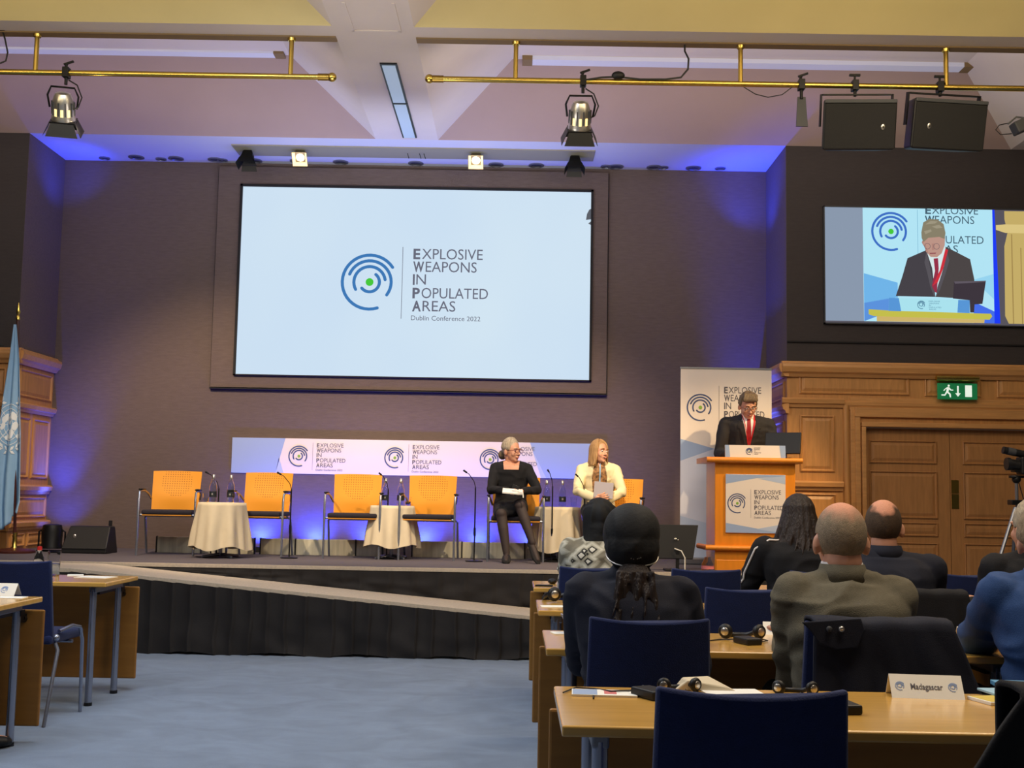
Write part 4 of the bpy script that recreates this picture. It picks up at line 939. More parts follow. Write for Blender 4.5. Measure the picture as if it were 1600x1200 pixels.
# ---- armchairs
def armchair():
    t = empty('armchair', (0, 0, 0), label='x', cat='chair')       # front faces -y
    mb = MB(); n = 10; fr_, bk = [], []
    for i in range(n+1):
        u = -1+2*i/n
        for_ = []
        fr_.append(u)
    rows = []
    for sgn, off in ((1, 0), (-1, .014)):
        for zi in range(9):
            zz = zi/8; row = []
            for u in fr_:
                dish = .03*(1-u*u)-.035*math.exp(-((zz-.35)/.25)**2)*(1-u*u)
                row.append(V((u*(.235+.012*zz), .20+.10*zz+dish+off, .43+.42*zz-(.006*u*u if zi == 8 else 0))))
            rows.append(row)
    A, B = rows[:9], rows[9:]; mb.rings([a_+list(reversed(b_)) for a_, b_ in zip(A, B)])
    mb.build('backrest', M['perf'], t, 'auto')
    MB().bb((-.245, -.24, .405), (.245, .24, .45)).build('seat', M['seat'], t, bevel=.015)
    MB().bb((-.24, -.23, .392), (.24, .23, .405)).build('seat_shell', M['ply'], t, bevel=.004)
    for s_ in (-1, 1):
        x_ = s_*.275
        MB().tube([(x_, -.24, 0), (x_, -.235, .55), (x_, -.21, .625), (x_, -.14, .64), (x_, .05, .64), (s_*.262, .16, .61), (s_*.245, .235, .56)], .0115, 8).build('front_leg', M['chrome'], t, 'auto')
        MB().tube([(x_, .26, 0), (x_, .12, .37), (s_*.25, .06, .40)], .0115, 8).build('rear_leg', M['chrome'], t, 'auto')
        MB().tube([(x_, -.19, .652), (x_+s_*.004, .04, .652)], .017, 8, flat=.6).build('arm_pad', M['black'], t, True)
    MB().tube([(-.275, -.2, .40), (.275, -.2, .40)], .011, 8).build('cross_bar', M['chrome'], t, 'auto')
    MB().tube([(-.26, .12, .385), (.26, .12, .385)], .011, 8).build('cross_bar', M['chrome'], t, 'auto')
    return t
ac = armchair(); first = True
for px, pyb, rz_, lab in ((262, 862, 6, 'empty wooden armchair on the stage, leftmost one'), (404, 863, -2, 'empty wooden armchair right of the leftmost small table'),
                     (551, 864, 2, 'empty wooden armchair left of the middle small table'), (669, 865, -2, 'empty wooden armchair right of the middle small table'),
                     (805, 866, 0, 'wooden armchair under the seated woman in the black dress'), (962, 867, -12, 'wooden armchair under the seated woman in the ivory blazer')):
    g = G(px, pyb+2, ZS); g.y = min(g.y, 12.05)
    xx = W(px, pyb, g.y-.05).x
    if first: o = ac; o.location = (xx, g.y, ZS); o.rotation_euler.z = R(rz_); first = False
    else: o = copy_thing(ac, (xx, g.y, ZS), R(rz_))
    o['label'] = lab; o['group'] = 'wooden armchairs on the stage'
    if px == 805: CH5 = o.location.copy()
    if px == 962: CH6 = o.location.copy()

# ---- gooseneck microphones on thin stands
def mic(px_top, py_top, px_base, Yb, side, lab):
    b_ = W(px_base, 860, Yb); tp = W(px_top, py_top, Yb)
    t = empty('gooseneck_microphone', (b_.x, Yb, ZS), label=lab, cat='microphone', group='gooseneck microphones on thin stands')
    H = tp.z-ZS; dx = tp.x-b_.x
    MB().lathe([(.085, 0), (.085, .01), (.02, .018), (.001, .018)], 20, cap=False).build('base', M['blackm'], t, 'auto')
    MB().tube([(0, 0, .01), (0, 0, H-.16)], .007, 8).tube([(0, 0, .25), (0, 0, .33)], .012, 8).build('pole', M['blackm'], t)
    MB().tube([(0, 0, H-.16), (dx*.15, 0, H-.10), (dx*.6, -.02, H-.03), (dx, -.04, H)], .004, 6).build('gooseneck', M['blackm'], t)
    MB().tube([(dx*.8, -.03, H-.015), (dx*1.08, -.045, H+.006)], .009, 8).build('capsule', M['black'], t)
mic(324, 738, 338, 12.0, 1, 'thin gooseneck microphone rising behind the leftmost small table')
mic(436, 739, 452, 11.75, 1, 'gooseneck microphone standing right of the second armchair')
mic(594, 740, 604, 12.0, 1, 'thin gooseneck microphone rising behind the middle small table')
mic(726, 736, 741, 11.75, 1, 'tall gooseneck microphone standing left of the woman in black')
mic(856, 735, 862, 11.98, 1, 'gooseneck microphone rising behind the bottle beside the woman in black')
mic(900, 742, 912, 11.78, 1, 'gooseneck microphone in front of the woman in the ivory blazer')

# ---- floor monitor wedge, par light, wall socket, low speaker shapes at left
c = G(139, 864, ZS); xx = c.x
wg = empty('floor_monitor', (xx, 12.1, ZS), label='black wedge floor monitor with a small badge on the stage at left', cat='speaker')
mb = MB(); w_ = (W(174, 850, 12.1).x-W(104, 850, 12.1).x)/2
mb.rings([[(-w_, -.17, 0), (-w_, .17, 0), (-w_*.9, .13, .27), (-w_*.9, -.02, .27), (-w_, -.17, .06)], [(w_, -.17, 0), (w_, .17, 0), (w_*.9, .13, .27), (w_*.9, -.02, .27), (w_, -.17, .06)]])
mb.build('cabinet', M['black'], wg, bevel=.012)
MB().add([(-w_*.95, -.178, .05), (w_*.95, -.178, .05), (w_*.86, -.03, .262), (-w_*.86, -.03, .262)], [(0, 1, 2, 3)]).build('grille', M['grille'], wg)
MB().ell((-w_*.55, -.1, .17), (.018, .008, .02)).build('badge', M['silver'], wg, True)
c = W(84, 842, 12.3)
pl = empty('floor_light', (c.x, 12.25, ZS), label='black round floor light beside the wedge monitor at the left wall', cat='light')
MB().lathe([(.05, .28), (.09, .27), (.105, .20), (.10, .08), (.11, .05), (.11, .03), (.095, .03)], 20).build('housing', M['blackm'], pl, 'auto')
MB().tube([(-.135, 0, .0), (-.135, 0, .2), (-.1, 0, .22)], .01, 6).tube([(.135, 0, .0), (.135, 0, .2), (.1, 0, .22)], .01, 6).box((0, 0, .008), (.29, .05, .016)).build('yoke', M['blackm'], pl)
c = W(173, 818, YB); so_ = MB().box((0, -.01, 0), (.035, .02, .07)).build('wall_socket', M['black'], loc=tuple(c), bevel=.004); tag(so_, 'small black socket on the back wall above the wedge monitor', 'socket')
c = W(9, 527, YF+.12)
t = empty('wall_speaker', (c.x, YF+.12, 2.78), label='small dark device sitting on the oak cornice behind the flag', cat='device')
MB().box((0, 0, .09), (.1, .1, .12)).build('housing', M['black'], t, bevel=.01); MB().lathe([(.13, 0), (.12, .03), (.06, .035)], 16).build('foot', M['black'], t)

# ---- flag on its staff
g = G(22, 862, ZS); FY = min(g.y, 11.85); fx = W(22, 862, FY).x; tpz = W(28, 500, FY)
fg = empty('flagpole', (fx, FY, ZS), label='dark wooden flagpole with gold spear tip on a round base at the left', cat='flagpole')
hp = tpz.z-ZS; dx = tpz.x-fx
MB().lathe([(.2, 0), (.2, .02), (.17, .035), (.05, .05), (.001, .05)], 28, cap=False).build('base', M['wooddk'], fg, 'auto')
MB().lathe([(.03, .05), (.024, .06), (.02, .18), (.024, .2), (.001, .2)], 14, cap=False).build('base_sleeve', M['brass'], fg, 'auto')
MB().tube([(0, 0, .1), (dx, 0, hp)], .015, 10).build('pole', M['wooddk'], fg, 'auto')
MB().lathe([(.02, 0), (.022, .03), (.012, .05), (.022, .08), (.008, .15), (.001, .18)], 12, (dx, 0, hp)).build('spear_tip', M['brass'], fg, 'auto')
def fpx(px, py): p = W(px, py, FY); return p.x, p.z
Lp = [(25, 508), (19, 560), (10, 620), (3, 680), (-6, 740), (-10, 790), (-6, 812)]; Rp = [(29, 508), (34, 560), (36, 620), (38, 680), (38, 740), (38, 785), (34, 812)]
rows = []; nr = 46; nc = 40
def lerp_list(Q, t): k_ = t*(len(Q)-1); i = min(int(k_), len(Q)-2); a_ = k_-i; return (Q[i][0]*(1-a_)+Q[i+1][0]*a_, Q[i][1]*(1-a_)+Q[i+1][1]*a_)
for i in range(nr+1):
    t_ = i/nr; a_ = lerp_list(Lp, t_); b_ = lerp_list(Rp, t_); row = []
    for j in range(nc+1):
        s_ = j/nc; hem = (6*math.sin(s_*5.5+.6)+10*(s_ < .62)-8*(s_ > .75))*max(0, (t_-.8)/.2)
        x_, z_ = fpx(a_[0]+(b_[0]-a_[0])*s_, a_[1]+(b_[1]-a_[1])*s_+hem)
        y_ = -.03-.05*t_*math.sin(s_*13+.6+t_)-.03*t_*math.sin(s_*5+2)
        row.append(V((x_, FY+y_-.02, z_)))
    rows.append(row)
fl0 = MB(); fl0.rings(rows, cap=False, closed=False)
fo = fl0.build('flag', M['flag'], None, True, loc=(0, 0, 0)); md = fo.modifiers.new('thickness', 'SOLIDIFY'); md.thickness = .004
tag(fo, 'pale blue flag with white world map and olive branch emblem, hanging in folds', 'flag')
cxz = fpx(19, 664); er = (fpx(42, 664)[0]-cxz[0]); ezr = cxz[1]-fpx(19, 708)[1]
ff = lambda u, v: V((cxz[0]+u*er, FY, cxz[1]+v*ezr))
bv = bvh_of([fo]); polys = []
def ringp(r_, w_, n=28):
    return [[(r_*math.cos(2*PI*k/n), r_*math.sin(2*PI*k/n)), ((r_+w_)*math.cos(2*PI*k/n), (r_+w_)*math.sin(2*PI*k/n)), ((r_+w_)*math.cos(2*PI*(k+1)/n), (r_+w_)*math.sin(2*PI*(k+1)/n)), (r_*math.cos(2*PI*(k+1)/n), r_*math.sin(2*PI*(k+1)/n))] for k in range(n)]
for r_ in (.2, .38, .56, .72): polys += ringp(r_, .022)
for k in range(8):
    a_ = PI/4*k; c_, s_ = math.cos(a_), math.sin(a_); polys.append([(.2*c_-.012*s_, .2*s_+.012*c_), (.2*c_+.012*s_, .2*s_-.012*c_), (.73*c_+.012*s_, .73*s_-.012*c_), (.73*c_-.012*s_, .73*s_+.012*c_)])
def blob(cx, cy, rx, ry, a0, seed):
    P = []; rnd = random.Random(seed)
    for k in range(11):
        a_ = 2*PI*k/11; q_ = .75+.5*rnd.random(); x_, y_ = rx*q_*math.cos(a_), ry*q_*math.sin(a_); P.append((cx+x_*math.cos(a0)-y_*math.sin(a0), cy+x_*math.sin(a0)+y_*math.cos(a0)))
    return P
for b_ in ((-.28, .22, .2, .13, .5, 1), (-.42, -.05, .14, .09, 1.2, 2), (.22, .3, .22, .14, -.4, 3), (.34, -.02, .18, .16, .3, 4), (.1, -.35, .2, .13, .8, 5), (-.2, -.45, .13, .1, 0, 6), (.5, -.4, .1, .08, 0, 7), (0, .08, .1, .08, 0, 8)): polys.append(blob(*b_))
for s_ in (-1, 1):
    for k in range(9):
        a_ = R(-82+k*17) if s_ > 0 else R(180+82-k*17); r_ = .93; cx_, cy_ = r_*math.cos(a_), r_*math.sin(a_)
        for o_ in (-1, 1):
            d_ = a_+s_*PI/2+o_*.55; ux, uy = math.cos(d_), math.sin(d_); L_ = .27; W_ = .055
            polys.append([(cx_, cy_), (cx_+ux*L_*.5-uy*W_, cy_+uy*L_*.5+ux*W_), (cx_+ux*L_, cy_+uy*L_), (cx_+ux*L_*.5+uy*W_, cy_+uy*L_*.5-ux*W_)])
drape(polys, bv, ff, (0, 1, 0), .012, 'emblem', M['flagw'], fo, grid=.09, far=1)

# ---- bottle and glass standing on the left desk are placed with the desks
# camera on a tripod at right
c = W(1592, 712, 9.6)
vc = empty('video_camera', (c.x, 9.6, W(1586, 742, 9.6).z), R(0), label='black video camera with a shotgun microphone on a tripod at the right edge', cat='camera')
q9 = lambda px, py, dy=0: W(px, py, 9.6+dy)-V(vc.location)
a_, b_ = q9(1576, 725), q9(1592, 728)
MB().tube([a_, b_], .045, 14).build('lens_barrel', M['black'], vc, 'auto'); MB().tube([a_-V((.02, 0, 0)), a_+V((.01, 0, 0))], .052, 14).build('lens_hood', M['black'], vc, 'auto')
MB().box(q9(1608, 728), (.17, .12, .14)).build('camera_body', M['black'], vc, bevel=.012)
MB().tube([q9(1567, 703), q9(1600, 710)], .03, 12).build('shotgun_microphone', M['black'], vc, 'auto'); MB().tube([q9(1574, 704.5), q9(1586, 707)], .0315, 12).build('microphone_band', M['rub'], vc, 'auto')
MB().box(q9(1604, 716), (.03, .03, .06)).box(q9(1598, 736), (.16, .08, .02)).build('mount', M['blackm'], vc)
hd = W(1588, 745, 9.6)
tr = empty('tripod', (hd.x, 9.6, 0), label='slim metal tripod carrying the video camera at the right edge', cat='tripod')
zh = hd.z; MB().ell((0, 0, zh-.02), .035).box((0, 0, zh), (.1, .06, .02)).build('head', M['blackm'], tr, True)
zc = W(1588, 785, 9.6).z; MB().tube([(0, 0, zc-.25), (0, 0, zh-.02)], .014, 8).build('centre_column', M['steel'], tr)
MB().box((0, 0, zc), (.12, .1, .04)).build('collar', M['blackm'], tr, bevel=.008)
for k, a_ in enumerate((R(200), R(330), R(80))):
    d_ = V((math.cos(a_), math.sin(a_), 0)); pt = lambda t_: V((0, 0, zc))+(d_*.55+V((0, 0, -zc+.01)))*t_
    lg = MB().tube([pt(.03), pt(.5)], .014, 8).tube([pt(.5), pt(1)], .01, 8).build('leg', M['steel'], tr); MB().ell(pt(.45), .022).build('leg_lock', M['blackm'], lg)
MB().tube([(.02, 0, zh-.05), (.06, 0, zh-.2), (.04, 0, zc)], .004, 6).build('pan_cable', M['black'], tr)
# ================================================================== desks
DT = .745
def desk_proto():
    t = empty('conference_desk', (0, 0, 0), label='x', cat='desk'); w = .90   # origin: left near corner on the floor; top 1.8 x 0.62
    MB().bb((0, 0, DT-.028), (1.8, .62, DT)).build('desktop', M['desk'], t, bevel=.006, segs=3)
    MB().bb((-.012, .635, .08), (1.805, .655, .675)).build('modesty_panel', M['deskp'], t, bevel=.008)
    for x_ in (.10, 1.70):
        MB().box((x_, .31, DT-.05), (.045, .5, .035)).build('top_rail', M['steel'], t, bevel=.006)
        MB().box((x_, .31, DT-.075), (.02, .3, .02)).box((x_, .56, DT-.08), (.05, .05, .03)).build('fold_mechanism', M['blackm'], t)
        for y_ in (.08, .54):
            lg = MB().tube([(x_, y_, .01), (x_, y_, DT-.05)], .021, 12).build('leg', M['chrome'], t, 'auto')
            MB().tube([(x_, y_, 0), (x_, y_, .02)], .024, 10).build('foot_cap', M['black'], lg); 
            MB().ell((x_+.0, y_+.02, .11), .016, n=8, m=6).build('caster', M['black'], lg)
        MB().box((x_, .60, DT-.11), (.03, .09, .04)).tube([(x_, .6, DT-.11), (x_, .65, DT-.12)], .02, 8).build('panel_bracket', M['blackm'], t)
    return t
dp = desk_proto(); du = [0]
def desk(x, y, lab):
    if du[0] == 0: o = dp; o.location = (x, y, 0)
    else: o = copy_thing(dp, (x, y, 0))
    du[0] += 1; o['label'] = lab; o['group'] = 'beech conference desks'; return o
DX = .125
desk(DX, 2.98, 'beech conference desk in the nearest row with the Madagascar name card')
desk(DX, 4.48, 'beech conference desk in the second row under the man in the olive grey suit')
desk(DX+1.83, 4.48, 'second-row beech conference desk at the right edge under the man in the blue suit')
desk(DX, 5.98, 'third-row beech conference desk next to the aisle with headphones on its corner')
desk(DX+1.83, 5.98, 'third-row beech conference desk at the right in front of the balding man')
desk(DX, 7.48, 'front-row beech conference desk next to the aisle below the stage')
desk(DX+1.83, 7.48, 'front-row beech conference desk at the right below the podium')
desk(-2.47-1.8, 7.25, 'beech conference desk on the left behind the blue chair')
desk(-2.45-1.8, 5.62, 'beech conference desk at the left edge, the nearer of the two')

# ================================================================== blue chairs
def blue_chair():
    t = empty('conference_chair', (0, 0, 0), label='x', cat='chair')     # origin under the back, front faces +y
    rows = []; us = [-1+2*i/12 for i in range(13)]
    def sec(zz, off):
        z = .47+.42*zz; hw = .205+.01*(1-zz); lean = -.055*zz
        return [V((u*hw, lean+.035*(u*u-1)*1.0+off+.035, z+(.014*(u*u) if zz > .99 else 0))) for u in us]
    A = [sec(i/8, 0) for i in range(9)]; B = [sec(i/8, .032) for i in range(9)]
    MB().rings([a_+list(reversed(b_)) for a_, b_ in zip(A, B)]).build('backrest', M['bluef'], t, 'auto', bevel=.008)
    MB().bb((-.215, .02, .435), (.215, .47, .49)).build('seat', M['bluef'], t, bevel=.02, segs=3)
    for s_ in (-1, 1):
        x_ = s_*.235
        MB().tube([(x_, .42, 0), (x_, .40, .42), (x_, .36, .50), (x_, .25, .52), (s_*.215, .12, .50)], .011, 8).build('front_leg', M['chrome'], t, 'auto')
        MB().tube([(x_, -.06, 0), (x_, .07, .40), (s_*.2, .09, .46)], .011, 8).ell((s_*.222, .07, .47), .02).build('rear_leg', M['chrome'], t, 'auto')
    MB().tube([(-.22, .3, .425), (.22, .3, .425)], .01, 8).build('cross_bar', M['chrome'], t, 'auto')
    return t
bc = blue_chair(); cu = [0]
def chair(x, y, lab, rz_=0):
    if cu[0] == 0: o = bc; o.location = (x, y, 0); o.rotation_euler.z = R(rz_)
    else: o = copy_thing(bc, (x, y, 0), R(rz_))
    cu[0] += 1; o['label'] = lab; o['group'] = 'blue upholstered conference chairs'; return o
YA, YB_, YC, YD = 2.60, 4.10, 5.60, 7.10
chair(.515, YA, 'blue conference chair closest to the viewer at the nearest desk')
chair(1.36, YA, 'blue conference chair in the nearest row under the black coat at the bottom right')
chair(.465, YB_, 'blue conference chair under the woman in the black headwrap')
chair(1.20, YB_, 'blue conference chair of the man in the olive grey suit, navy coat over it')
chair(2.02, YB_, 'blue conference chair under the man in the blue suit')
chair(1.10, YC, 'empty blue conference chair left of the man in the olive grey suit')
chair(1.88, YC, 'blue conference chair under the balding man, black garment over its back')
chair(2.60, YC, 'blue conference chair under the man in the black suit at the right edge')
chair(.475, YD, 'blue conference chair under the woman in the snake print top')
chair(1.14, YD, 'empty blue front-row chair right of the woman in the snake print top')
chair(1.84, YD, 'blue front-row chair under the woman with long dark hair')
chair(2.72, YD, 'empty blue front-row chair in front of the oak door')
chair(-2.80, 6.72, 'empty blue conference chair on the left side of the aisle', -3)
chair(-3.12, 5.28, 'blue conference chair outside the left edge under the man whose shoe shows')

# ================================================================== things on desks
def at(px, py, z=DT): g = G(px, py, z); return g.x, g.y
def headset(px, py, rz_, lab, s_=1.0, z=DT):
    x, y = at(px, py, z); t = empty('headphones', (x, y, z), R(rz_), label=lab, cat='headphones', group='interpretation headphones on the desks')
    MB().tube([(-.075, .0, .045), (-.072, .05, .03), (-.04, .11, .01), (.04, .11, .01), (.072, .05, .03), (.075, 0, .045)], .007, 8, flat=1.5).build('headband', M['black'], t, True)
    for k in (-1, 1):
        c_ = MB().lathe([(.001, -.012), (.026, -.012), (.032, 0), (.026, .014), (.001, .016)], 18, (0, 0, 0), 'Y').xf(Matrix.Translation((k*.072, -.002, .036)) @ Matrix.Rotation(R(k*28), 4, 'Z')).build('ear_cup', M['black'], t, True)
        MB().lathe([(.001, -.0145), (.016, -.0145), (.018, -.012)], 14, (0, 0, 0), 'Y').xf(Matrix.Translation((k*.072, -.002, .036)) @ Matrix.Rotation(R(k*28), 4, 'Z')).build('cup_disc', M['silver'], c_, True)
    MB().tube([(.072, -.0, .008), (.1, -.04, .004), (.06, -.09, .004), (.0, -.07, .004), (.02, -.02, .02)], .0025, 5).build('cord', M['black'], t)
    t.scale = (s_,)*3; return t
def receiver(px, py, rz_, lab, z=DT):
    x, y = at(px, py, z); t = empty('interpretation_receiver', (x, y, z), R(rz_), label=lab, cat='receiver', group='pocket receivers on the desks')
    MB().bb((-.035, -.055, 0), (.035, .055, .026)).build('case', M['black'], t, bevel=.006); MB().tube([(.02, .055, .018), (.02, .07, .018)], .006, 8).build('knob', M['blackm'], t)
    MB().tube([(.0, .06, .012), (-.05, .12, .004), (-.13, .10, .003), (-.17, .04, .003)], .0025, 5).build('cord', M['black'], t); return t
def sheet(px, py, w, d, rz_, lab, m='paper', h=.003, z=DT, cat='paper', name='paper_sheet'):
    x, y = at(px, py, z); o = MB().bb((-w/2, -d/2, 0), (w/2, d/2, h)).build(name, M[m], loc=(x, y, z)); o.rotation_euler.z = R(rz_); return tag(o, lab, cat)
def tent(px, py, w, hgt, rz_, lab, text=None, z=DT):
    x, y = at(px, py, z); t = empty('name_card', (x, y, z), R(rz_), label=lab, cat='name card')
    dd = .045; mb = MB(); mb.rings([[(sx, -dd, 0), (sx, 0, hgt), (sx, dd, 0), (sx, dd-.002, 0), (sx, 0, hgt-.003), (sx, -dd+.002, 0)] for sx in (-w/2, w/2)])
    mb.build('folded_card', M['white'], t)
    fr = Fr((-w/2, -dd-.0005, 0), (1, 0, 0), (0, dd, hgt))
    L_ = (hgt**2+dd**2)**.5
    def mk(cx):
        e = MB(); r_ = L_*(.17 if text else .24); f2 = lambda u, v, d=0: fr(cx+u*r_, L_*.5+v*r_, d)
        for a, a0, a1 in ARCS: add_arc(e, f2, .0008, 0, 0, a, .16, a0, a1)
        e.build('card_emblem', M['pblue3'], t, fix=False)
    if text:
        mk(L_*.36); mk(w-L_*.36); tb = MB(); letter(tb, text, w*.28, L_*.38, L_*.24, w*.44, fr, .0008, .012); tb.build('lettering', M['pgrey'], t, fix=False)
    else: mk(w*.5)
    return t
# nearest desk
br_ = sheet(944, 1085, .185, .10, -3, 'glossy printed brochure lying at the left end of the nearest desk', 'paper', .006, cat='brochure', name='brochure')
MB().bb((-.09, -.045, .006), (-.02, .045, .0065)).build('photo_panel', M['pblue'], br_); MB().bb((.0, -.03, .006), (.035, .04, .0065)).build('print_block', M['labelr'], br_)
headset(1062, 1083, 10, 'black headphones and cord on a bag behind the closest blue chair', .66)
headset(1243, 1088, -8, 'black headphones lying on the nearest desk right of the closest blue chair', .66)
receiver(1316, 1112, 8, 'black receiver lying right of the closest blue chair')
receiver(1018, 1090, 30, 'black receiver lying on the brochure end of the nearest desk')
sheet(1145, 1083, .17, .12, 6, 'blank white sheet on the nearest desk behind the closest blue chair')
x, y = at(1100, 1078)
t = MB(); t.add([(-.09, -.02, 0), (.10, -.03, 0), (.02, .07, 0), (-.08, .05, 0), (-.05, -.02, .03), (.07, -.02, .012), (.02, .05, .035), (-.06, .04, .03)], [(3, 2, 1, 0), (4, 5, 6, 7), (0, 1, 5, 4), (1, 2, 6, 5), (2, 3, 7, 6), (3, 0, 4, 7)])
tag(t.build('folded_bag', M['cloth'], loc=(x, y, DT), bevel=.004), 'crumpled pale paper bag on the nearest desk behind the closest blue chair', 'bag')
cb = MB().tube([G(880, 1082, DT+.004), G(900, 1074, DT+.004), G(930, 1076, DT+.004), G(955, 1080, DT+.009), G(985, 1079, DT+.009), G(1010, 1084, DT+.004)], .0022, 5).build('headphone_cord', M['black']); tag(cb, 'thin black cord looped over the brochure on the nearest desk', 'cord')
tent(1445, 1088, .205, .062, -5.5, 'white folded name card reading Madagascar between two grey marks', 'Madagascar')
bks = [(1548, 1096, .15, .11, .010, 'paper', 'yellow and white booklet at the bottom of the stack on the nearest desk', 14, 0), (1562, 1088, .15, .11, .007, 'bookl', 'pale blue booklet in the middle of the stack on the nearest desk', 6, .0105), (1584, 1084, .16, .13, .013, 'bookb', 'blue hardback notebook on top of the stack on the nearest desk', -6, .018)]
for px, py, w_, d_, h_, m_, lab, rz_, zz in bks:
    x, y = at(px, py); o = MB().bb((-w_/2, -d_/2, 0), (w_/2, d_/2, h_)).build('book', M[m_], loc=(x+.03, y-.005, DT+zz), bevel=.0015); o.rotation_euler.z = R(rz_); tag(o, lab, 'book', 'books stacked at the right of the nearest desk')
    if m_ == 'paper': MB().bb((-w_/2+.004, -d_/2+.004, h_), (w_/2-.03, d_/2-.004, h_+.0005)).build('cover_print', M['booky'], o)
    if m_ == 'bookb': MB().bb((-w_/2+.004, -d_/2-.0008, .002), (w_/2-.002, -d_/2, h_-.002)).build('page_block', M['paper'], o)
# second row
headset(1160, 1000, 0, 'black headphones with silver discs on the second-row desk left of the olive grey suit', .95)
receiver(1168, 1006, 20, 'black receiver between the headphones on the second-row desk')
tent(1205, 990, .07, .05, -8, 'small white name card tucked beside the man in the olive grey suit')
tent(1510, 1000, .075, .055, -6, 'small white name card beside the elbow of the man in the blue suit')
sheet(1500, 1018, .14, .10, 20, 'white sheet beside the elbow of the man in the blue suit')
pc_ = sheet(874, 990, .06, .09, 10, 'open grey folding card holder standing at the corner of the second-row desk', 'paper', .004, cat='card holder', name='card_holder')
MB().box((.035, .0, .04), (.005, .09, .085), Matrix.Rotation(R(-28), 3, 'Y')).build('raised_flap', M['folder'], pc_)
# third row
headset(884, 940, 40, 'black headphones lying on a bag at the corner of the third-row desk', 1.2)
sheet(868, 948, .15, .10, 5, 'white papers at the corner of the third-row desk')
sheet(1512, 948, .12, .10, 0, 'blue folder on the third-row desk at the right', 'bookl', .012, cat='folder', name='folder')
sheet(1530, 962, .14, .08, 0, 'white sheet on the third-row desk at the right')
x, y = at(1512, 938); o = MB().ell((0, 0, .028), (.075, .05, .028)).build('black_bag', M['blackc'], None, True, loc=(x+.02, y+.12, DT)); tag(o, 'small soft black pouch on the third-row desk at the right', 'pouch')
# front row
x, y = at(863, 912); o = MB().ell((0, 0, .016), (.03, .05, .018)).build('computer_mouse', M['black'], None, True, loc=(x, y, DT)); tag(o, 'small black mouse near the aisle end of the front-row desk', 'mouse')
sheet(850, 916, .11, .05, -6, 'black phone lying at the aisle corner of the front-row desk', 'black', .009, cat='phone', name='mobile_phone')
# left desks
sheet(150, 902, .22, .16, -10, 'white papers on the left desk beside the blue chair')
sheet(118, 899, .10, .14, 20, 'white sheet partly behind the blue chair back on the left desk')
sheet(14, 934, .16, .10, 4, 'white sheet on the nearer left desk below its name card')
tent(10, 930, .12, .062, -2, 'white name card at the left edge on the nearer left desk')
x, y = -3.07, 7.72
t = empty('plastic_bottle', (x, y, DT), label='small plastic water bottle with red cap on the left desk', cat='bottle')
MB().lathe([(.001, 0), (.032, 0), (.033, .09), (.03, .12), (.014, .155), (.013, .17)], 18, cap=False).build('bottle_body', M['glass'], t, 'auto')
MB().lathe([(.0338, .04), (.0338, .09)], 18, cap=False).build('label', M['labelr'], t, True); MB().lathe([(.015, .165), (.015, .188), (.001, .19)], 14).build('cap', M['redcap'], t, 'auto')
tumbler(-2.98, 7.74, DT, 'clear stemless glass beside the red capped bottle on the left desk', .16, .042)
x, y = G(1097, 890, ZS).x, 10.8
t = empty('glass_jug', (x, y, ZS), label='squat clear glass bottle on the stage between black monitor and podium', cat='bottle')
MB().lathe([(.001, 0), (.05, 0), (.058, .02), (.055, .07), (.03, .11), (.028, .13)], 18, cap=False).build('glass_body', M['glass'], t, 'auto'); MB().lathe([(.0585, .025), (.0575, .05)], 18, cap=False).build('label', M['labelr'], t, True)

# draped coats
def coat(name, m, lab, x0, x1, x0b, x1b, ztop, zbot, y, seed, front=.12, amp=.02):
    mb = MB(); rows = []; nu = 40; L1 = 8; L2 = 26
    for i in range(L1+L2+1):
        row = []
        for j in range(nu+1):
            u = j/nu
            if i < L1:
                t_ = i/L1; z = ztop-front*(1-t_); yy = y+.075+.0*t_; xx = x0+(x1-x0)*u; fo = 0
                if t_ > .5: z = ztop-front*(1-t_); 
            else:
                t_ = (i-L1)/L2; a_ = min(1, t_*7)*PI; yy = y+.075-(.14)*(1-math.cos(a_))/2 if t_ < 1/7 else y-.065; z = ztop+.012*math.sin(a_) if t_ < 1/7 else ztop-(t_-1/7)/(6/7)*(ztop-zbot)
                s_ = max(0, (t_-1/7)/(6/7)); xx = (x0+(x1-x0)*u)*(1-s_)+(x0b+(x1b-x0b)*u)*s_; fo = s_
            q_ = noise.noise(V((u*5+seed, fo*1.2, seed)))*amp*(.6+fo)+math.sin(u*15+seed+2*fo)*amp*.5*fo
            if i >= L1: yy -= abs(q_)+.01*fo; z += .012*noise.noise(V((u*4, seed, fo*4)))
            row.append(V((xx, yy, z)))
        rows.append(row)
    mb.rings(rows, cap=False, closed=False); o = mb.build(name, M[m], None, True); s_ = o.modifiers.new('thickness', 'SOLIDIFY'); s_.thickness = .012; s_.offset = 0
    tag(o, lab, 'coat', 'coats over chair backs'); return o
c1 = coat('coat', 'navy', 'navy overcoat with two buttons over the chair of the man in the olive grey suit', 1.00, 1.46, .98, 1.62, .905, .50, 4.055, 3, amp=.025)
yq = 3.95
fl_ = MB(); P = [(1252, 972), (1345, 966), (1352, 985), (1340, 1012), (1308, 1016), (1280, 1006), (1266, 985)]
fl_.rings([[W(px, py, yq+.02) for px, py in P], [W(px, py, yq) for px, py in P]]); fl_.build('lapel', M['navy'], c1, bevel=.004)
for px in (1296, 1315):
    p = W(px, 983, yq-.006); MB().lathe([(.001, -.006), (.008, -.006), (.010, 0), (.010, .004)], 12, p, 'Y').build('button', M['silver' if px == 1315 else 'rub'], c1, True)
coat('coat', 'blackc', 'black garment hanging over the chair back of the balding man', 1.70, 2.08, 1.66, 2.14, .90, .52, 5.555, 5)
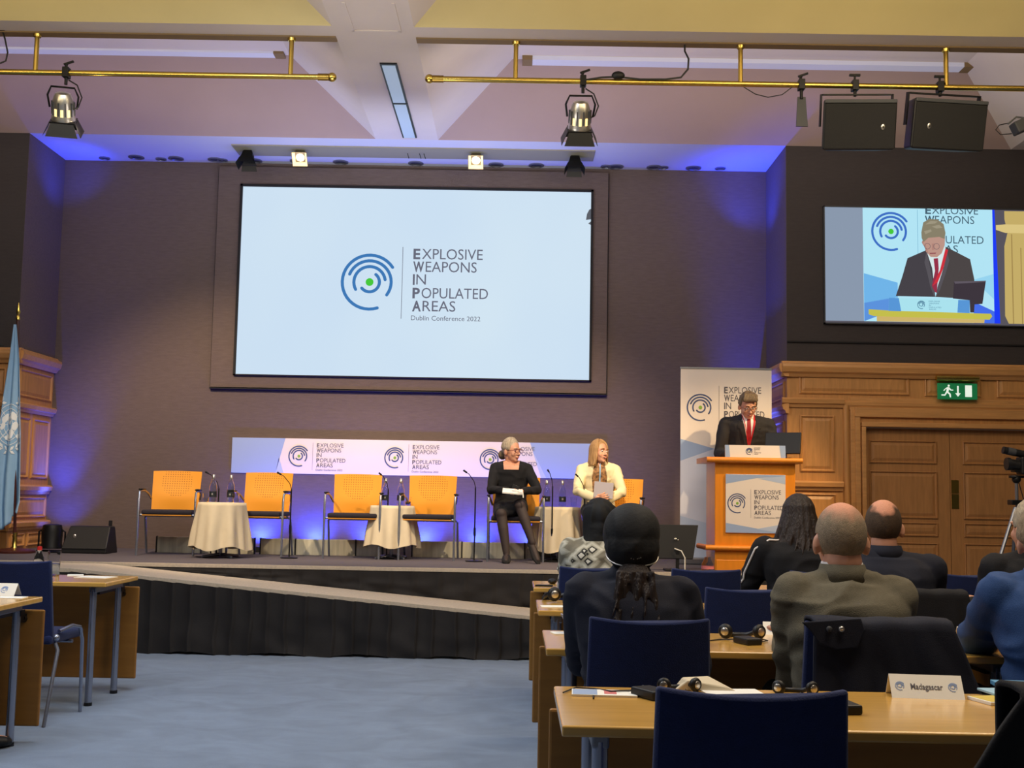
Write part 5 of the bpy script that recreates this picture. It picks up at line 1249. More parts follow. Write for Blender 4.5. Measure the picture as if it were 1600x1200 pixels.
coat('coat', 'blackc', 'black coat over the nearest-row chair in the bottom right corner', 1.05, 1.60, .74, 1.75, .915, .50, 2.55, 8, amp=.02)
# ================================================================== people
def ik(a, b, l1, l2, hint):
    a, b = V(a), V(b); d = b-a; L_ = min(d.length, (l1+l2)*.999); n = d.normalized()
    x = (l1*l1-l2*l2+L_*L_)/(2*L_); h = math.sqrt(max(0, l1*l1-x*x)); hv = V(hint); hv = hv-n*hv.dot(n); hv.normalize()
    return a+n*x+hv*h
def head_prims(mb, T, ears=True, fine=True):
    t = MB()
    t.ell((0, -.012, .022), (.077, .097, .097), n=28, m=18); t.ell((0, .022, -.03), (.063, .070, .082), n=24, m=14)
    t.ell((0, .042, -.082), (.044, .042, .032)); t.ell((0, .072, -.098), (.020, .016, .016))
    for s_ in (-1, 1):
        t.ell((s_*.038, .060, -.034), (.023, .022, .026)); t.ell((s_*.030, .083, .024), (.022, .011, .008)); t.ell((s_*.0115, .099, -.036), (.008, .010, .007))
        if ears: t.ell((s_*.082, -.010, -.018), (.011, .020, .033), Matrix.Rotation(s_*R(16), 3, 'Z')); t.ell((s_*.078, -.004, -.034), (.009, .012, .014))
    t.limb([(0, .086, .012), (0, .098, -.012), (0, .112, -.032)], [.008, .0095, .0125], 10)
    t.ell((0, .090, -.060), (.023, .011, .0055)); t.ell((0, .088, -.070), (.019, .011, .0065))
    t.xf(T); mb.add(t.v, t.f)
def face_bits(root, T, iris='iris', glasses=None, brow='hairg', smile=0):
    for s_ in (-1, 1):
        e = MB().ell((s_*.030, .0785, .004), (.0125, .009, .0085), n=12, m=8).xf(T).build('eye', M['eye'], root, True)
        MB().ell((s_*.030, .0855, .003), (.0055, .003, .0058), n=10, m=6).xf(T).build('iris', M[iris], e, True)
        MB().tube([(s_*.014, .095, .026), (s_*.030, .096, .031), (s_*.048, .084, .026)], .004, 6).xf(T).build('eyebrow', M[brow], root, True)
    MB().tube([(-.022, .094, -.064+smile), (-.01, .100, -.0655), (0, .1015, -.066), (.01, .100, -.0655), (.022, .094, -.064+smile)], [.002, .0045, .005, .0045, .002], 8).xf(T).build('lips', M['lip'], root, True)
    if glasses:
        g = MB()
        for s_ in (-1, 1):
            P = [(s_*.032+.026*math.copysign(abs(math.cos(2*PI*k/16))**.7, math.cos(2*PI*k/16)), .108, .002+.019*math.copysign(abs(math.sin(2*PI*k/16))**.7, math.sin(2*PI*k/16))) for k in range(17)]
            g.tube(P, .0026, 6, cap=False); g.tube([(s_*.057, .107, .008), (s_*.078, .06, .006), (s_*.084, -.005, .0)], .0024, 6)
        g.tube([(-.007, .108, .006), (0, .111, .009), (.007, .108, .006)], .0024, 6); g.xf(T).build('glasses', M[glasses], root, True)
def hand_prims(mb, Wr, D, Nn, side, curl=.5, k=1.0, spread=.12):
    Wr, D, Nn = V(Wr), V(D).normalized(), V(Nn); Nn = (Nn-D*Nn.dot(D)).normalized(); Sd = D.cross(Nn).normalized()*side
    mb.loft([(Wr-D*.02*k, Sd*.024*k, Nn*.017*k), (Wr+D*.01*k, Sd*.026*k, Nn*.016*k), (Wr+D*.05*k, Sd*.039*k, Nn*.015*k), (Wr+D*.088*k, Sd*.040*k, Nn*.012*k), (Wr+D*.097*k, Sd*.034*k, Nn*.008*k)], 18, 2.4)
    for i, L_ in enumerate((.070, .078, .073, .057)):
        b = Wr+D*(.088-.004*abs(i-1))*k+Sd*(.029-.0195*i)*k; ang = curl*.5; dd = D+Sd*(1.5-i)*spread; dd.normalize(); pts = [b-D*.01*k]; p = b
        pts.append(p); rs = [.0088*k, .0088*k]
        for j, f_ in enumerate((.45, .31, .24)):
            d2 = (dd*math.cos(ang)+Nn*math.sin(ang)).normalized(); p = p+d2*L_*f_*k; pts.append(p); rs.append((.0083, .0076, .0064)[j]*k); ang += curl*.75
        mb.limb(pts, rs, 10)
    b = Wr+D*.02*k+Sd*.024*k; d1 = (D*.62+Sd*.62+Nn*.3).normalized(); d2 = (D*.85+Sd*.15+Nn*.45).normalized()
    mb.limb([b, b+d1*.042*k, b+d1*.042*k+d2*.030*k, b+d1*.042*k+d2*.052*k], [.014*k, .0115*k, .0098*k, .0082*k], 10)
def person(loc, rz_, label, c):
    """c: options. Local frame: front +y. Returns a dict with the root and the head transform."""
    k = c.get('k', 1.0); sw = c.get('sw', .185)*k; fat = c.get('fat', 1.0)
    root = empty('person', loc, rz_, label=label, cat='person')
    P = V(c.get('hip', (0, .0, .55))); lean = c.get('lean', (.0, .02)); hgt = .54*k*c.get('torso', 1)
    Nk = P+V((lean[0], lean[1], math.sqrt(max(.01, hgt*hgt-lean[0]**2-lean[1]**2)))); up = (Nk-P).normalized(); tw = R(c.get('twist', 0))
    rt = V((math.cos(tw), math.sin(tw), 0)); rt = (rt-up*rt.dot(up)).normalized(); fw = up.cross(rt).normalized()
    slouch = c.get('slouch', .03)
    def sp(t): return P+(Nk-P)*t-fw*slouch*math.sin(min(1, max(0, t))*PI)
    secs = [(-.17, .12, .10), (-.08, .170, .125), (.06, .172, .122), (.22, .155, .112), (.42, .158, .112), (.62, .178, .120), (.76, .188, .118), (.86, .178, .102), (.94, .125, .080), (1.0, .07, .062)]
    def torso(mb, inf, fx=1.0, t0=-1, t1=2):
        L_ = [(sp(t), rt*(a*k*fat*fx+inf), fw*(b*k*fat+inf)) for t, a, b in secs if t0 <= t <= t1]
        mb.loft(L_, 28, 2.3)
    shz = .845
    SH = [sp(shz)-rt*sw+up*c.get('shl', 0), sp(shz)+rt*sw+up*c.get('shr', 0)]          # 0 = left, 1 = right
    HP = [P-rt*.09*k, P+rt*.09*k]
    hands = c['hands']; ua, fa = .285*k, .255*k
    EL = [ik(SH[i], hands[i], ua, fa, c.get('elbow', ((-.8, -.3, -.6), (.8, -.3, -.6)))[i]) for i in (0, 1)]
    HD = [EL[i]+(V(hands[i])-EL[i]).normalized()*fa for i in (0, 1)]
    feet = c['feet']; ul, ll = .43*k, .42*k
    KN = [ik(HP[i], feet[i], ul, ll, c.get('knee', ((-.1, 1, .6), (.1, 1, .6)))[i]) for i in (0, 1)]
    FT = [KN[i]+(V(feet[i])-KN[i]).normalized()*ll for i in (0, 1)]
    # head
    yaw, pit, rol = c.get('head', (0, 0, 0)); hd = c.get('headoff', (0, .02, .115))
    hk = c.get('hk', 1.0)*(.97 if k < .95 else 1.0)
    HC = Nk+rt*hd[0]+fw*hd[1]+V((0, 0, hd[2]*k))
    T = Matrix.Translation(HC) @ Matrix.Rotation(R(yaw), 4, 'Z') @ Matrix.Rotation(R(pit), 4, 'X') @ Matrix.Rotation(R(rol), 4, 'Y') @ Matrix.Scale(hk, 4)
    body = MB(); head_prims(body, T, c.get('ears', True))
    nb = T @ V((0, -.028, -.06)); body.limb([nb, Nk+fw*.0+V((0, 0, .0)), sp(.9)], [.054*hk*c.get('neck', 1), .058*k*c.get('neck', 1), .07*k], 18)
    torso(body, -.012)
    for i in (0, 1):
        body.limb([sp(.9), SH[i]], [.055*k, .05*k], 14)
        body.limb([SH[i], (SH[i]+EL[i])/2, EL[i], (EL[i]*.6+HD[i]*.4), HD[i]], [.048*k, .044*k, .038*k, .038*k, .025*k], 14)
        dd = V(c.get('hdir', (HD[0]-EL[0], HD[1]-EL[1]))[i]) if c.get('hdir') else HD[i]-EL[i]
        hand_prims(body, HD[i], dd, c.get('palm', ((0, 0, -1), (0, 0, -1)))[i], 1 if i == 0 else -1, c.get('curl', .45), k)
        body.limb([HP[i], (HP[i]*.5+KN[i]*.5), KN[i], (KN[i]*.62+FT[i]*.38), FT[i]], [.085*k, .075*k, .055*k, .052*k, .034*k], 16)
        fd = V(c.get('toes', ((0, 1, -.15), (0, 1, -.15)))[i]).normalized()
        body.limb([FT[i], FT[i]+V((0, 0, -.03))-fd*.03, FT[i]+fd*.06+V((0, 0, -.04)), FT[i]+fd*.15+V((0, 0, -.052))], [.034*k, .032*k, .030*k, .020*k], 12)
    sculpt(body, c.get('vox', .007), 'body', M[c.get('skin', 'skin')], root, 2)
    J = dict(root=root, T=T, P=P, Nk=Nk, SH=SH, EL=EL, HD=HD, KN=KN, FT=FT, HP=HP, sp=sp, rt=rt, fw=fw, up=up, k=k, torso=torso, inf=0)
    # upper garment
    if c.get('top'):
        g = MB(); inf = c.get('inf', .016); sl = c.get('sleeve', 1.0); sr = c.get('slr', (.068, .062, .054, .050, .043))
        torso(g, inf, c.get('wide', 1.0), t0=c.get('hem', -.1), t1=.95)
        for i in (0, 1):
            g.limb([sp(.93), sp(.91)*.5+SH[i]*.5+up*.008, SH[i]+up*.0], [.062*k, .062*k, .064*k], 16)
            g.limb([SH[i], (SH[i]+EL[i])/2, EL[i], EL[i]*.5+HD[i]*.5, EL[i]*.1+HD[i]*.9], [x_*k for x_ in sr], 18)
        if c.get('collar', 1): g.loft([(sp(.90), rt*.095*k, fw*.085*k), (Nk+up*.0, rt*.075*k, fw*.070*k), (Nk+up*.028, rt*.066*k, fw*.064*k)], 22)
        J['top'] = sculpt(g, c.get('gvox', .010), c.get('topname', 'jacket'), M[c['top']], root, 4, c.get('wr', .006), c.get('wf', (7, 7, 10)), c.get('seed', 1))
    if c.get('bottom'):
        g = MB(); torso(g, .012, 1.0, t0=-.2, t1=.3)
        for i in (0, 1):
            if c.get('skirt'): continue
            g.limb([HP[i], HP[i]*.5+KN[i]*.5, KN[i], KN[i]*.5+FT[i]*.5, FT[i]+V((0, 0, .01))], [.098*k, .088*k, .070*k, .062*k, .056*k], 18)
        if c.get('skirt'):
            for i in (0, 1): g.limb([HP[i], HP[i]*.5+KN[i]*.5, HP[i]*.12+KN[i]*.88], [.10*k, .092*k, .076*k], 18)
            m_ = (KN[0]+KN[1])/2; g.limb([P, P*.5+m_*.5, P*.2+m_*.8], [.09*k, .085*k, .07*k], 18)
        sculpt(g, .010, 'skirt' if c.get('skirt') else 'trousers', M[c['bottom']], root, 4, .004, seed=3)
    if c.get('tights'):
        g = MB()
        for i in (0, 1):
            g.limb([HP[i], HP[i]*.5+KN[i]*.5, KN[i], KN[i]*.62+FT[i]*.38, FT[i]], [.086*k, .077*k, .058*k, .056*k, .037*k], 16)
            fd = V(c.get('toes', ((0, 1, -.15), (0, 1, -.15)))[i]).normalized(); g.limb([FT[i], FT[i]+V((0, 0, -.03))-fd*.03, FT[i]+fd*.06+V((0, 0, -.04)), FT[i]+fd*.15+V((0, 0, -.052))], [.037*k, .035*k, .034*k, .024*k], 12)
        sculpt(g, .007, 'tights', M[c['tights']], root, 2)
    if c.get('shoes'):
        for i in (0, 1):
            fd = V(c.get('toes', ((0, 1, -.15), (0, 1, -.15)))[i]).normalized(); g = MB(); z_ = V((0, 0, 1)); sd = fd.cross(z_).normalized()
            A_ = FT[i]; b_ = A_+V((0, 0, -.045))
            g.loft([(b_-fd*.075, sd*.022, z_*.025), (b_-fd*.055, sd*.038, z_*.040), (b_+fd*.02, sd*.042, z_*.045), (b_+fd*.09+V((0, 0, -.008)), sd*.046, z_*.033), (b_+fd*.15+V((0, 0, -.014)), sd*.040, z_*.026), (b_+fd*.185+V((0, 0, -.018)), sd*.018, z_*.016)], 18)
            if not c.get('lowshoe'): g.limb([A_+V((0, 0, .03)), b_], [.040, .042], 14)
            sculpt(g, .006, 'shoe', M[c['shoes']], root, 2)
    return J
def strands(root, T, m, n, a_range, length, seed, r_=.006, name='hair', base=True, flare=0.0, wav=.012, top=(.086, .106, .108), cy=-.014, inward=.0, k=1.0, hfun=None, vox=.006, clipz=None):
    """hair: a scalp shell plus locks that fall from the crown; angles are measured from the back of the head"""
    rnd = random.Random(seed); g = MB()
    if base:
        g.ell((0, cy-.008, .030), (top[0]-.004, top[1]-.008, top[2]-.006), n=28, m=18)
        a0, a1 = a_range
        if length > .12:
            secs_ = []
            for z_ in (.03, -.03, -length*.5, -length*.85, -length*1.0):
                ww = (top[0]-.008)*(1+flare*max(0, -z_)/length); secs_.append((V((0, cy-.035-inward*0, z_)), V((ww, 0, 0)), V((0, .055 if z_ > -.12 else .04, 0))))
            g.loft(secs_, 26, 2.2)
    for i in range(n):
        a_ = R(a_range[0]+(a_range[1]-a_range[0])*(i+.5*rnd.random())/n); dx, dy = math.sin(a_), -math.cos(a_)
        L_ = length*(1+rnd.uniform(-.10, .06)); 
        if hfun: L_ = hfun(a_, L_)
        pts, rs = [], []; ph = rnd.random()*6; q_ = rnd.uniform(.96, 1.04)
        for s_ in (0.06, .25, .5, .75, 1.0):
            t_ = s_*PI/2; pts.append(V((top[0]*math.sin(t_)*dx*q_, cy+top[1]*math.sin(t_)*dy*q_, .03+top[2]*math.cos(t_)*q_))); rs.append(r_*k)
        m_ = max(2, int(L_/.04))
        for j in range(1, m_+1):
            s_ = j/m_; rr = 1+flare*s_-inward*s_*s_; pts.append(V((top[0]*dx*q_*rr+wav*math.sin(ph+s_*7)*s_, cy+top[1]*dy*q_*rr*(1-.12*s_)+wav*.7*math.cos(ph+s_*6)*s_, .03-L_*s_))); rs.append(r_*k*(1-.55*s_**2))
        g.tube(pts, rs, 7)
    g.xf(T)
    return sculpt(g, vox, name, M[m], root, 1)
def crop(root, T, m, seed=0, bald=None, name='hair', off=.0035, front=.055, nape=-.075, soft=.5):
    """close-cropped hair: a thin shell over the skull that breaks up at its edges"""
    me = MB(); n, m_ = 120, 80; c0 = V((0, -.012, .022)); r0 = (.077+off, .097+off, .097+off); keep = []
    me.ell(c0, r0, n=n, m=m_)
    for f_ in me.f[:-2]:
        p = sum((me.v[i] for i in f_), V())/len(f_); j = .012*noise.noise(p*60+V((seed, 0, 0)))+.010*noise.noise(p*220)
        hair = p.z > nape+.3*max(0, -.02-p.y)*0+j and (p.y < front-.55*max(0, .06-p.z)+j)
        if abs(p.x) > .066 and -.045 < p.z < .022 and p.y > -.03: hair = False
        if p.z < nape+.03 and abs(p.x) > .055: hair = False
        if hair: keep.append(f_)
    me.f = keep; th = []
    for p in me.v:
        if not bald: th.append(0.0); continue
        d = (((p.x-bald[0])/bald[3])**2+((p.y-bald[1])/bald[4])**2+((p.z-bald[2])/bald[5])**2)**.5
        th.append(max(0.0, min(1.0, (1+soft*.5+.25*noise.noise(p*40+V((seed, 0, 0)))-d)/max(.05, soft))))
    me.xf(T); o = me.build(name, M[m], root, True, fix=False); at_ = o.data.attributes.new('thin', 'FLOAT', 'POINT')
    at_.data.foreach_set('value', th); return o

# ---- on the stage -------------------------------------------------
L5 = CH5
def lp(px, py, Y, base, rz180=True):   # local point of a figure turned to face the hall
    p = W(px, py, Y)-V(base); return V((-p.x, -p.y, p.z)) if rz180 else p
A = (L5.x-.055, L5.y+.02, ZS)
P1 = person(A, PI, 'seated woman in a black dress and tights holding a notebook, grey hair in a bun', dict(
    k=.93, hip=(0.0, -.06, .52), lean=(.0, .03), torso=.96, head=(48, -4, 0), headoff=(0, .02, .118), skin='skin', top='blackc', topname='dress', wr=.005, collar=0, bottom='blackc', skirt=True, tights='tights', shoes='blackc', lowshoe=True,
    hands=((-.115, .24, .70), (.02, .25, .70)), elbow=((-.7, -.1, -.6), (.7, -.1, -.6)), palm=((.6, .2, -.7), (-.6, .2, -.7)), curl=.7, hdir=((.75, .6, .1), (-.75, .6, .1)),
    feet=((-.22, .44, .20), (.03, .40, .09)), knee=((.25, 1, .9), (.1, 1, .4)), toes=((-.35, .6, -.75), (.02, 1, -.1)), inf=.014, slr=(.060, .056, .050, .046, .040), vox=.0065, sw=.175, hem=-.12))
hr = strands(P1['root'], P1['T'], 'hairs', 60, (-118, 118), .035, 2, .006, wav=.002, inward=.15)
MB().ell((0, -.125, -.05), (.052, .042, .052)).xf(P1['T']).build('hair_bun', M['hairg'], P1['root'], True)
face_bits(P1['root'], P1['T'], glasses='specs', brow='hairs')
bv = bvh_of([P1['top']]); nk = P1['Nk']
drape([[(-.075, -.085), (.075, -.085), (.085, .02), (-.085, .02)]], bv, lambda u, v: nk+V((u, 0, v)), (0, -1, 0), .002, 'neckline', M['skin'], P1['root'], grid=.015, far=.6)
nb_ = MB().box((0, 0, 0), (.20, .15, .016), Matrix.Rotation(R(4), 3, 'Y') @ Matrix.Rotation(R(16), 3, 'X')).build('notebook', M['paper'], loc=tuple(W(801, 768, A[1]-.36)), bevel=.002); tag(nb_, 'white notebook with a ribbon on the lap of the woman in black', 'notebook')
MB().tube([(.05, -.06, 0), (.10, -.09, -.01), (.105, -.095, -.06)], .006, 6).build('ribbon', M['paper'], nb_)
o = MB().box((0, 0, 0), (.07, .012, .035), Matrix.Rotation(R(20), 3, 'Y')).build('mobile_phone', M['black'], loc=tuple(W(806, 761, A[1]-.40)), bevel=.003); tag(o, 'dark phone held above the notebook by the woman in black', 'phone')

L6 = CH6; A2 = (W(935, 760, L6.y).x, L6.y-.02, ZS)
P2 = person(A2, PI, 'seated woman with shoulder-length blond hair in an ivory blazer holding a grey folder', dict(
    k=.94, hip=(0, -.02, .52), lean=(.0, .05), torso=.95, head=(38, 4, -6), headoff=(0, .03, .115), skin='skin', top='ivory', topname='blazer', wr=.006, bottom='blackc', shoes='blackc',
    hands=((-.06, .30, .62), (.05, .31, .64)), elbow=((-1, -.1, -.5), (1, -.1, -.5)), palm=((.5, -.3, .2), (-.5, -.3, .2)), curl=.7, hdir=((.7, .5, .15), (-.6, .5, .15)),
    feet=((-.12, .45, .09), (.10, .45, .09)), vox=.0065, sw=.178, hem=-.15, slr=(.064, .060, .054, .050, .044)))
strands(P2['root'], P2['T'], 'hairb', 74, (-128, 128), .19, 5, .0075, flare=.10, wav=.010)
face_bits(P2['root'], P2['T'], brow='hairb', smile=.006)
bv = bvh_of([P2['top']]); nk = P2['Nk']
fr2 = lambda u, v: nk+V((u, 0, v))
drape([[(-.045, .02), (.045, .02), (.075, -.15), (.065, -.32), (-.065, -.32), (-.075, -.15)]], bv, fr2, (0, -1, 0), .003, 'blouse', M['print_y'], P2['root'], grid=.015, far=.6)
drape([[(-.03, .03), (.03, .03), (.0, -.05)]], bv, fr2, (0, -1, 0), .0045, 'open_collar', M['skin'], P2['root'], grid=.01, far=.6)
drape([[(-.012, -.01), (0, -.01), (.004, -.22), (-.01, -.22)]], bv, fr2, (0, -1, 0), .006, 'lanyard', M['flag'], P2['root'], grid=.01, far=.6)
for s_ in (-1, 1): drape([[(s_*.05, .025), (s_*.085, .01), (s_*.105, -.13), (s_*.07, -.31), (s_*.062, -.31), (s_*.078, -.15)]], bv, fr2, (0, -1, 0), .006, 'lapel', M['ivory'], P2['root'], grid=.015, far=.6, thick=.004)
o = MB().box((0, 0, 0), (.19, .012, .16), Matrix.Rotation(R(5), 3, 'Y') @ Matrix.Rotation(R(-12), 3, 'X')).build('folder', M['folder'], loc=tuple(W(943, 766, A2[1]-.33)), bevel=.002); tag(o, 'grey folder held upright on the lap of the woman in the ivory blazer', 'folder')

# speaker at the podium
Y0 = 11.72; sx_ = W(1165, 700, Y0).x; A3 = (sx_, Y0, ZS)
hc = lp(1165, 636, Y0-.1, A3)
P3 = person(A3, PI, 'man in charcoal suit, white shirt, red tie and red lanyard reading at the podium', dict(
    k=1.03, hip=(0, .0, .93), lean=(.0, .10), torso=.99, head=(6, -24, 0), headoff=(.01, .07, .105), skin='skin2', top='suit', wr=.005, bottom='suit', shoes='black', sw=.20,
    hands=((-.20, .36, 1.08), (.22, .35, 1.08)), elbow=((-.4, -.5, -1), (.4, -.5, -1)), palm=((0, 0, -1), (0, 0, -1)), feet=((-.11, .0, .09), (.11, .0, .09)), knee=((0, 1, .1), (0, 1, .1)), vox=.0065, inf=.02, hem=-.2, slr=(.070, .064, .056, .050, .044)))
strands(P3['root'], P3['T'], 'hairg', 64, (-108, 108), .03, 8, .008, wav=.004, top=(.083, .104, .109))
gf = MB(); rnd = random.Random(4)
for i in range(36):
    x_ = -.066+.132*i/35; gf.tube([(x_*.7, -.02, .130), (x_*.9, .040, .124+.010*rnd.random()), (x_*.98+.006, .074, .092+.010*rnd.random()), (x_*1.0+.010, .085, .070)], [.008, .010, .009, .004], 7)
gf.xf(P3['T']).build('fringe', M['hairg'], P3['root'], True)
face_bits(P3['root'], P3['T'], glasses='specsd', brow='hairg')
bv = bvh_of([P3['top']]); nk3 = P3['Nk']; fr3 = lambda u, v: nk3+V((u, 0, v))
drape([[(-.07, .035), (.07, .035), (.075, -.05), (.0, -.37), (-.075, -.05)]], bv, fr3, (0, -1, 0), .003, 'shirt', M['shirt'], P3['root'], grid=.014, far=.6)
drape([[(-.018, -.01), (.018, -.01), (.024, -.08), (.030, -.28), (0, -.33), (-.022, -.28), (-.012, -.06)]], bv, fr3, (0, -1, 0), .006, 'tie', M['tie'], P3['root'], grid=.014, far=.6)
drape([[(-.072, .03), (-.054, .03), (-.006, -.30), (-.022, -.30)], [(.068, .03), (.061, .03), (.004, -.30), (.010, -.30)]], bv, fr3, (0, -1, 0), .009, 'lanyard', M['red'], P3['root'], grid=.014, far=.6)
for s_ in (-1, 1):
    drape([[(s_*.062, .03), (s_*.085, .015), (s_*.115, -.12), (s_*.09, -.13), (s_*.02, -.36), (s_*.0, -.34), (s_*.062, -.06)]], bv, fr3, (0, -1, 0), .008, 'lapel', M['suit'], P3['root'], grid=.014, far=.6, thick=.004)
    drape([[(s_*.058, .045), (s_*.03, .035), (s_*.012, -.01), (s_*.04, -.035), (s_*.062, .0)]], bv, fr3, (0, -1, 0), .006, 'shirt_collar', M['shirt'], P3['root'], grid=.012, far=.6, thick=.003)

# ---- audience, seen from behind -----------------------------------
def snug(top, pts, push, pull=None):
    bv = bvh_of([top]); out = []
    for p in pts:
        h, n, i, d = bv.find_nearest(p); out.append(h+(n*push))
    return out
def aud(px, Y, top_py, label, c, px_body=None):
    x = W(px, 900, Y).x; ztop = W(px, top_py, Y).z
    d = dict(hip=(0, .0, .545), hands=((-.17, .36, .80), (.17, .36, .80)), elbow=((-.05, -.12, -1), (.05, -.12, -1)), feet=((-.14, .50, .09), (.14, .50, .09)), bottom='blackc', shoes='black', vox=.008, slouch=.045)
    d.update(c); k = d.get('k', 1.0); dz = ztop-(.545+.54*k*d.get('torso', 1)+.115*k+.118*d.get('hk', 1))
    d['hip'] = (d['hip'][0], d['hip'][1], .545+max(-.04, min(.03, dz))); rest = dz-max(-.04, min(.03, dz)); d['headoff'] = (d.get('headoff', (0, .02, .115))[0], d.get('headoff', (0, .02, .115))[1], .115+rest/k)
    return person((x, Y, 0), 0, label, d)
Yb, Yc_, Yd = 4.33, 5.84, 7.34
# snake print top, black headscarf
S1 = aud(936, Yd, 781, 'woman in a black headscarf and snake print top, seen from behind in the front row', dict(k=.96, skin='skind', top='snake', topname='blouse', sw=.18, ears=False, inf=.03, wr=.008, slr=(.080, .078, .07, .062, .05), head=(0, 0, 0)))
g = MB(); T = S1['T']
g.ell((0, -.012, .018), (.106, .116, .112), n=30, m=20); g.ell((0, -.03, -.05), (.102, .098, .10)); g.loft([((0, -.02, .02), (.104, 0, 0), (0, .10, 0)), ((.0, -.035, -.10), (.098, 0, 0), (0, .085, 0)), ((-.0, -.05, -.17), (.094, 0, 0), (0, .075, 0)), ((.0, -.055, -.225), (.088, 0, 0), (0, .06, 0)), ((.01, -.06, -.275), (.07, 0, 0), (0, .045, 0))], 28, 2.2)
g.xf(T); sculpt(g, .007, 'headscarf', M['scarf'], S1['root'], 3, .006, (14, 14, 8), 5)
# black headwrap
S2 = aud(987, Yb, 794, 'woman in a large black headwrap and dark blazer with a ponytail, seen from behind', dict(k=.98, skin='skind', top='navy', topname='blazer', sw=.172, ears=True, inf=.024, wr=.008, seed=4, slr=(.078, .070, .06, .054, .046), hands=((-.12, .34, .82), (.26, .30, .80)), elbow=((-.1, -.1, -1), (.2, -.1, -1)), head=(0, 0, 0), hk=.98))
g = MB(); T = S2['T']; T2 = T @ Matrix.Rotation(R(8), 4, 'X')
g.ell((0, -.020, .030), (.106, .122, .112), n=34, m=22); g.ell((0, -.055, -.015), (.102, .10, .095)); g.ell((0, -.03, -.045), (.092, .088, .055))
g.xf(T2); hw2 = sculpt(g, .007, 'headwrap', M['scarf'], S2['root'], 3, .003, (9, 9, 9), 2)
band = []
for i in range(25):
    a_ = R(-98+196*i/24); band.append((.104*math.sin(a_), -.040-.118*math.cos(a_)+.01, -.052-.026*math.cos(a_)))
MB().tube(snug(hw2, [T2 @ p for p in map(V, band)], .003), .003, 6).build('elastic_band', M['silver'], S2['root'], True)
dt = MB()
for x_ in (-.012, -.004, .016, .022, .010): dt.ell((x_, -.150, -.044+abs(x_)*.3), (.0022, .002, .0022), n=6, m=4)
dt.xf(T2).build('rhinestones', M['silver'], S2['root'])['kind'] = 'stuff'
g = MB(); rnd = random.Random(11)
for i in range(54):
    x0_ = rnd.uniform(-.065, .065); y0_ = -.125-rnd.uniform(0, .04); L_ = rnd.uniform(.20, .32)*(1-abs(x0_)*4*.6); ph = rnd.random()*6; pts = []
    for j in range(8): s_ = j/7; pts.append((x0_*(1+.35*s_)+.01*math.sin(ph+s_*8)*s_, y0_-.05*s_+.008*math.cos(ph+7*s_), -.105-L_*s_))
    g.tube(pts, [.0065*(1-.6*(j/7)**2) for j in range(8)], 6)
g.ell((0, -.11, -.12), (.062, .04, .05)); g.xf(T); sculpt(g, .0055, 'ponytail', M['hairn'], S2['root'], 1)
# long dark hair, black top with white side stripe
S3 = aud(1250, Yd, 779, 'woman with long dark hair in a black top with white sleeve stripes, seen from behind', dict(k=1.0, fat=1.12, skin='skin', top='blackc', topname='tracksuit_top', sw=.212, inf=.026, wr=.006, slr=(.084, .078, .066, .056, .048), collar=0, hands=((-.26, .36, .78), (.22, .36, .80)), elbow=((-.5, -.15, -1), (.3, -.15, -1))))
strands(S3['root'], S3['T'], 'hairn', 96, (-124, 124), .285, 21, .009, flare=.85, wav=.014, top=(.092, .110, .112))
k_ = S3
for i in (0, 1):
    sg = -1 if i == 0 else 1; out = V((sg, 0, .0)); pa_ = [k_['SH'][i]*.6+k_['sp'](.93)*.4, k_['SH'][i], (k_['SH'][i]+k_['EL'][i])/2, k_['EL'][i]]; ro = (.066, .091, .085, .073)
    pts = []
    for j in range(13):
        t_ = j/12*3; a_ = min(int(t_), 2); q_ = t_-a_; p = pa_[a_].lerp(pa_[a_+1], q_); r1 = ro[a_]*(1-q_)+ro[a_+1]*q_; ax = (pa_[a_+1]-pa_[a_]).normalized(); o_ = (V((sg*.75, -.55, .35 if a_ == 0 else .1))); o_ = (o_-ax*o_.dot(ax)).normalized(); pts.append(p+o_*(r1+.003))
    pts = snug(k_['top'], pts, .004); MB().tube(pts, .0065, 6).build('white_stripe', M['shirt'], S3['root'], True)
# olive grey suit
S4 = aud(1318, Yb, 787, 'heavy-set man with cropped grey hair in an olive grey suit, seen from behind', dict(k=1.06, torso=.95, fat=1.03, skin='skin2', top='suitg', sw=.165, inf=.018, wide=1.0, wr=.010, wf=(4, 4, 13), seed=7, slr=(.080, .070, .060, .055, .048), hands=((-.13, .34, .80), (.13, .34, .80)), hk=1.12, neck=1.15, shl=.0, shr=.0, slouch=.055))
crop(S4['root'], S4['T'], 'thing', 3, bald=(0, -.02, .125, .060, .095, .062), soft=.9)
MB().loft([(S4['Nk']+V((0, -.012, -.03)), V((.098, 0, 0)), V((0, .092, 0))), (S4['Nk']+V((0, -.004, .035)), V((.079, 0, 0)), V((0, .076, 0)))], 28).build('collar', M['suitg'], S4['root'], True)
MB().loft([(S4['Nk']+V((0, 0, -.01)), V((.078, 0, 0)), V((0, .074, 0))), (S4['Nk']+V((0, .0, .042)), V((.074, 0, 0)), V((0, .071, 0)))], 28).build('shirt_collar', M['shirt'], S4['root'], True)
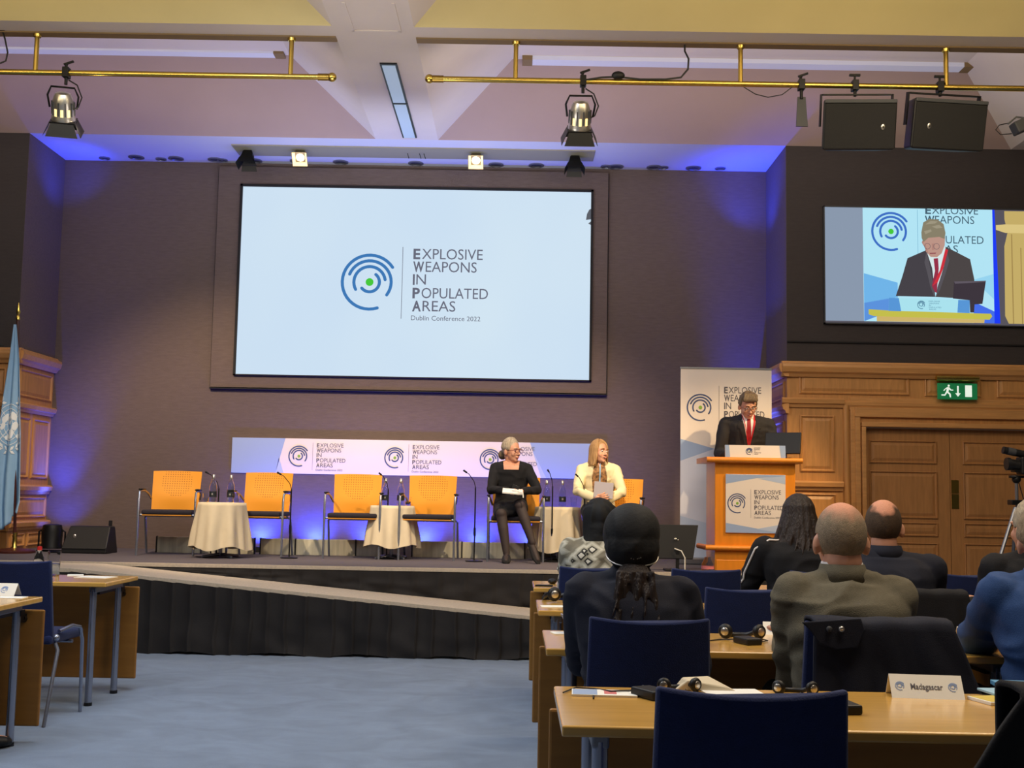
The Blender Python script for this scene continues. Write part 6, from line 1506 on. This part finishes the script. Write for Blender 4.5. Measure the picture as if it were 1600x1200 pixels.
# balding man, navy suit
S5 = aud(1385, Yc_, 782, 'balding man in a navy suit with a bare crown, from behind in the third row', dict(k=1.05, torso=.96, fat=1.04, skin='skin2', top='navy', sw=.20, inf=.024, wr=.006, seed=9, slr=(.078, .072, .062, .055, .046), hk=1.08, neck=1.05, head=(-14, 2, 0), hands=((-.18, .36, .80), (.22, .36, .80))))
crop(S5['root'], S5['T'], 'thinb', 8, bald=(0, -.050, .115, .054, .078, .070), soft=.35)
MB().loft([(S5['Nk']+V((0, -.01, -.03)), V((.096, 0, 0)), V((0, .09, 0))), (S5['Nk']+V((0, -.004, .03)), V((.076, 0, 0)), V((0, .074, 0)))], 28).build('collar', M['navy'], S5['root'], True)
# blue suit
S6 = aud(1652, Yb, 792, 'man in a bright blue suit leaning on the desk at the right edge', dict(k=1.06, torso=.94, fat=1.02, skin='skin2', top='blues', sw=.168, inf=.026, wr=.012, wf=(5, 5, 9), seed=12, lean=(0, .08), slr=(.082, .074, .066, .058, .048), hk=1.02, head=(-20, 0, 0), hands=((-.06, .50, .80), (.22, .44, .80)), elbow=((-.45, .35, -.9), (.4, .2, -.9))))
strands(S6['root'], S6['T'], 'cropg', 60, (-110, 110), .03, 31, .006, wav=.003)
# black suit, white hair
S7 = aud(1618, Yc_, 786, 'white-haired man in a black suit, mostly behind the man in the blue suit', dict(k=1.04, torso=.96, skin='skin', top='blackc', sw=.185, inf=.02, wr=.006, seed=15, slr=(.076, .07, .06, .054, .046), head=(18, 0, 0), hk=1.04))
strands(S7['root'], S7['T'], 'hairs', 60, (-112, 112), .03, 33, .006, wav=.003)
# man at the left edge: a foot and lower leg show
S8 = person((-3.12, 5.52, 0), 0, 'man outside the left edge, only dark trouser leg and black shoe showing', dict(k=1.05, hip=(0, 0, .545), skin='skin2', top='navy', bottom='navy', shoes='black', vox=.009, hands=((-.16, .44, .80), (.16, .44, .80)), feet=((-.14, .45, .09), (.46, .49, .095)), knee=((-.1, 1, .6), (.5, .7, .8)), toes=((0, 1, -.15), (.7, .75, -.03)), hk=1.0))
strands(S8['root'], S8['T'], 'hairn', 50, (-110, 110), .03, 41, .006, wav=.003)
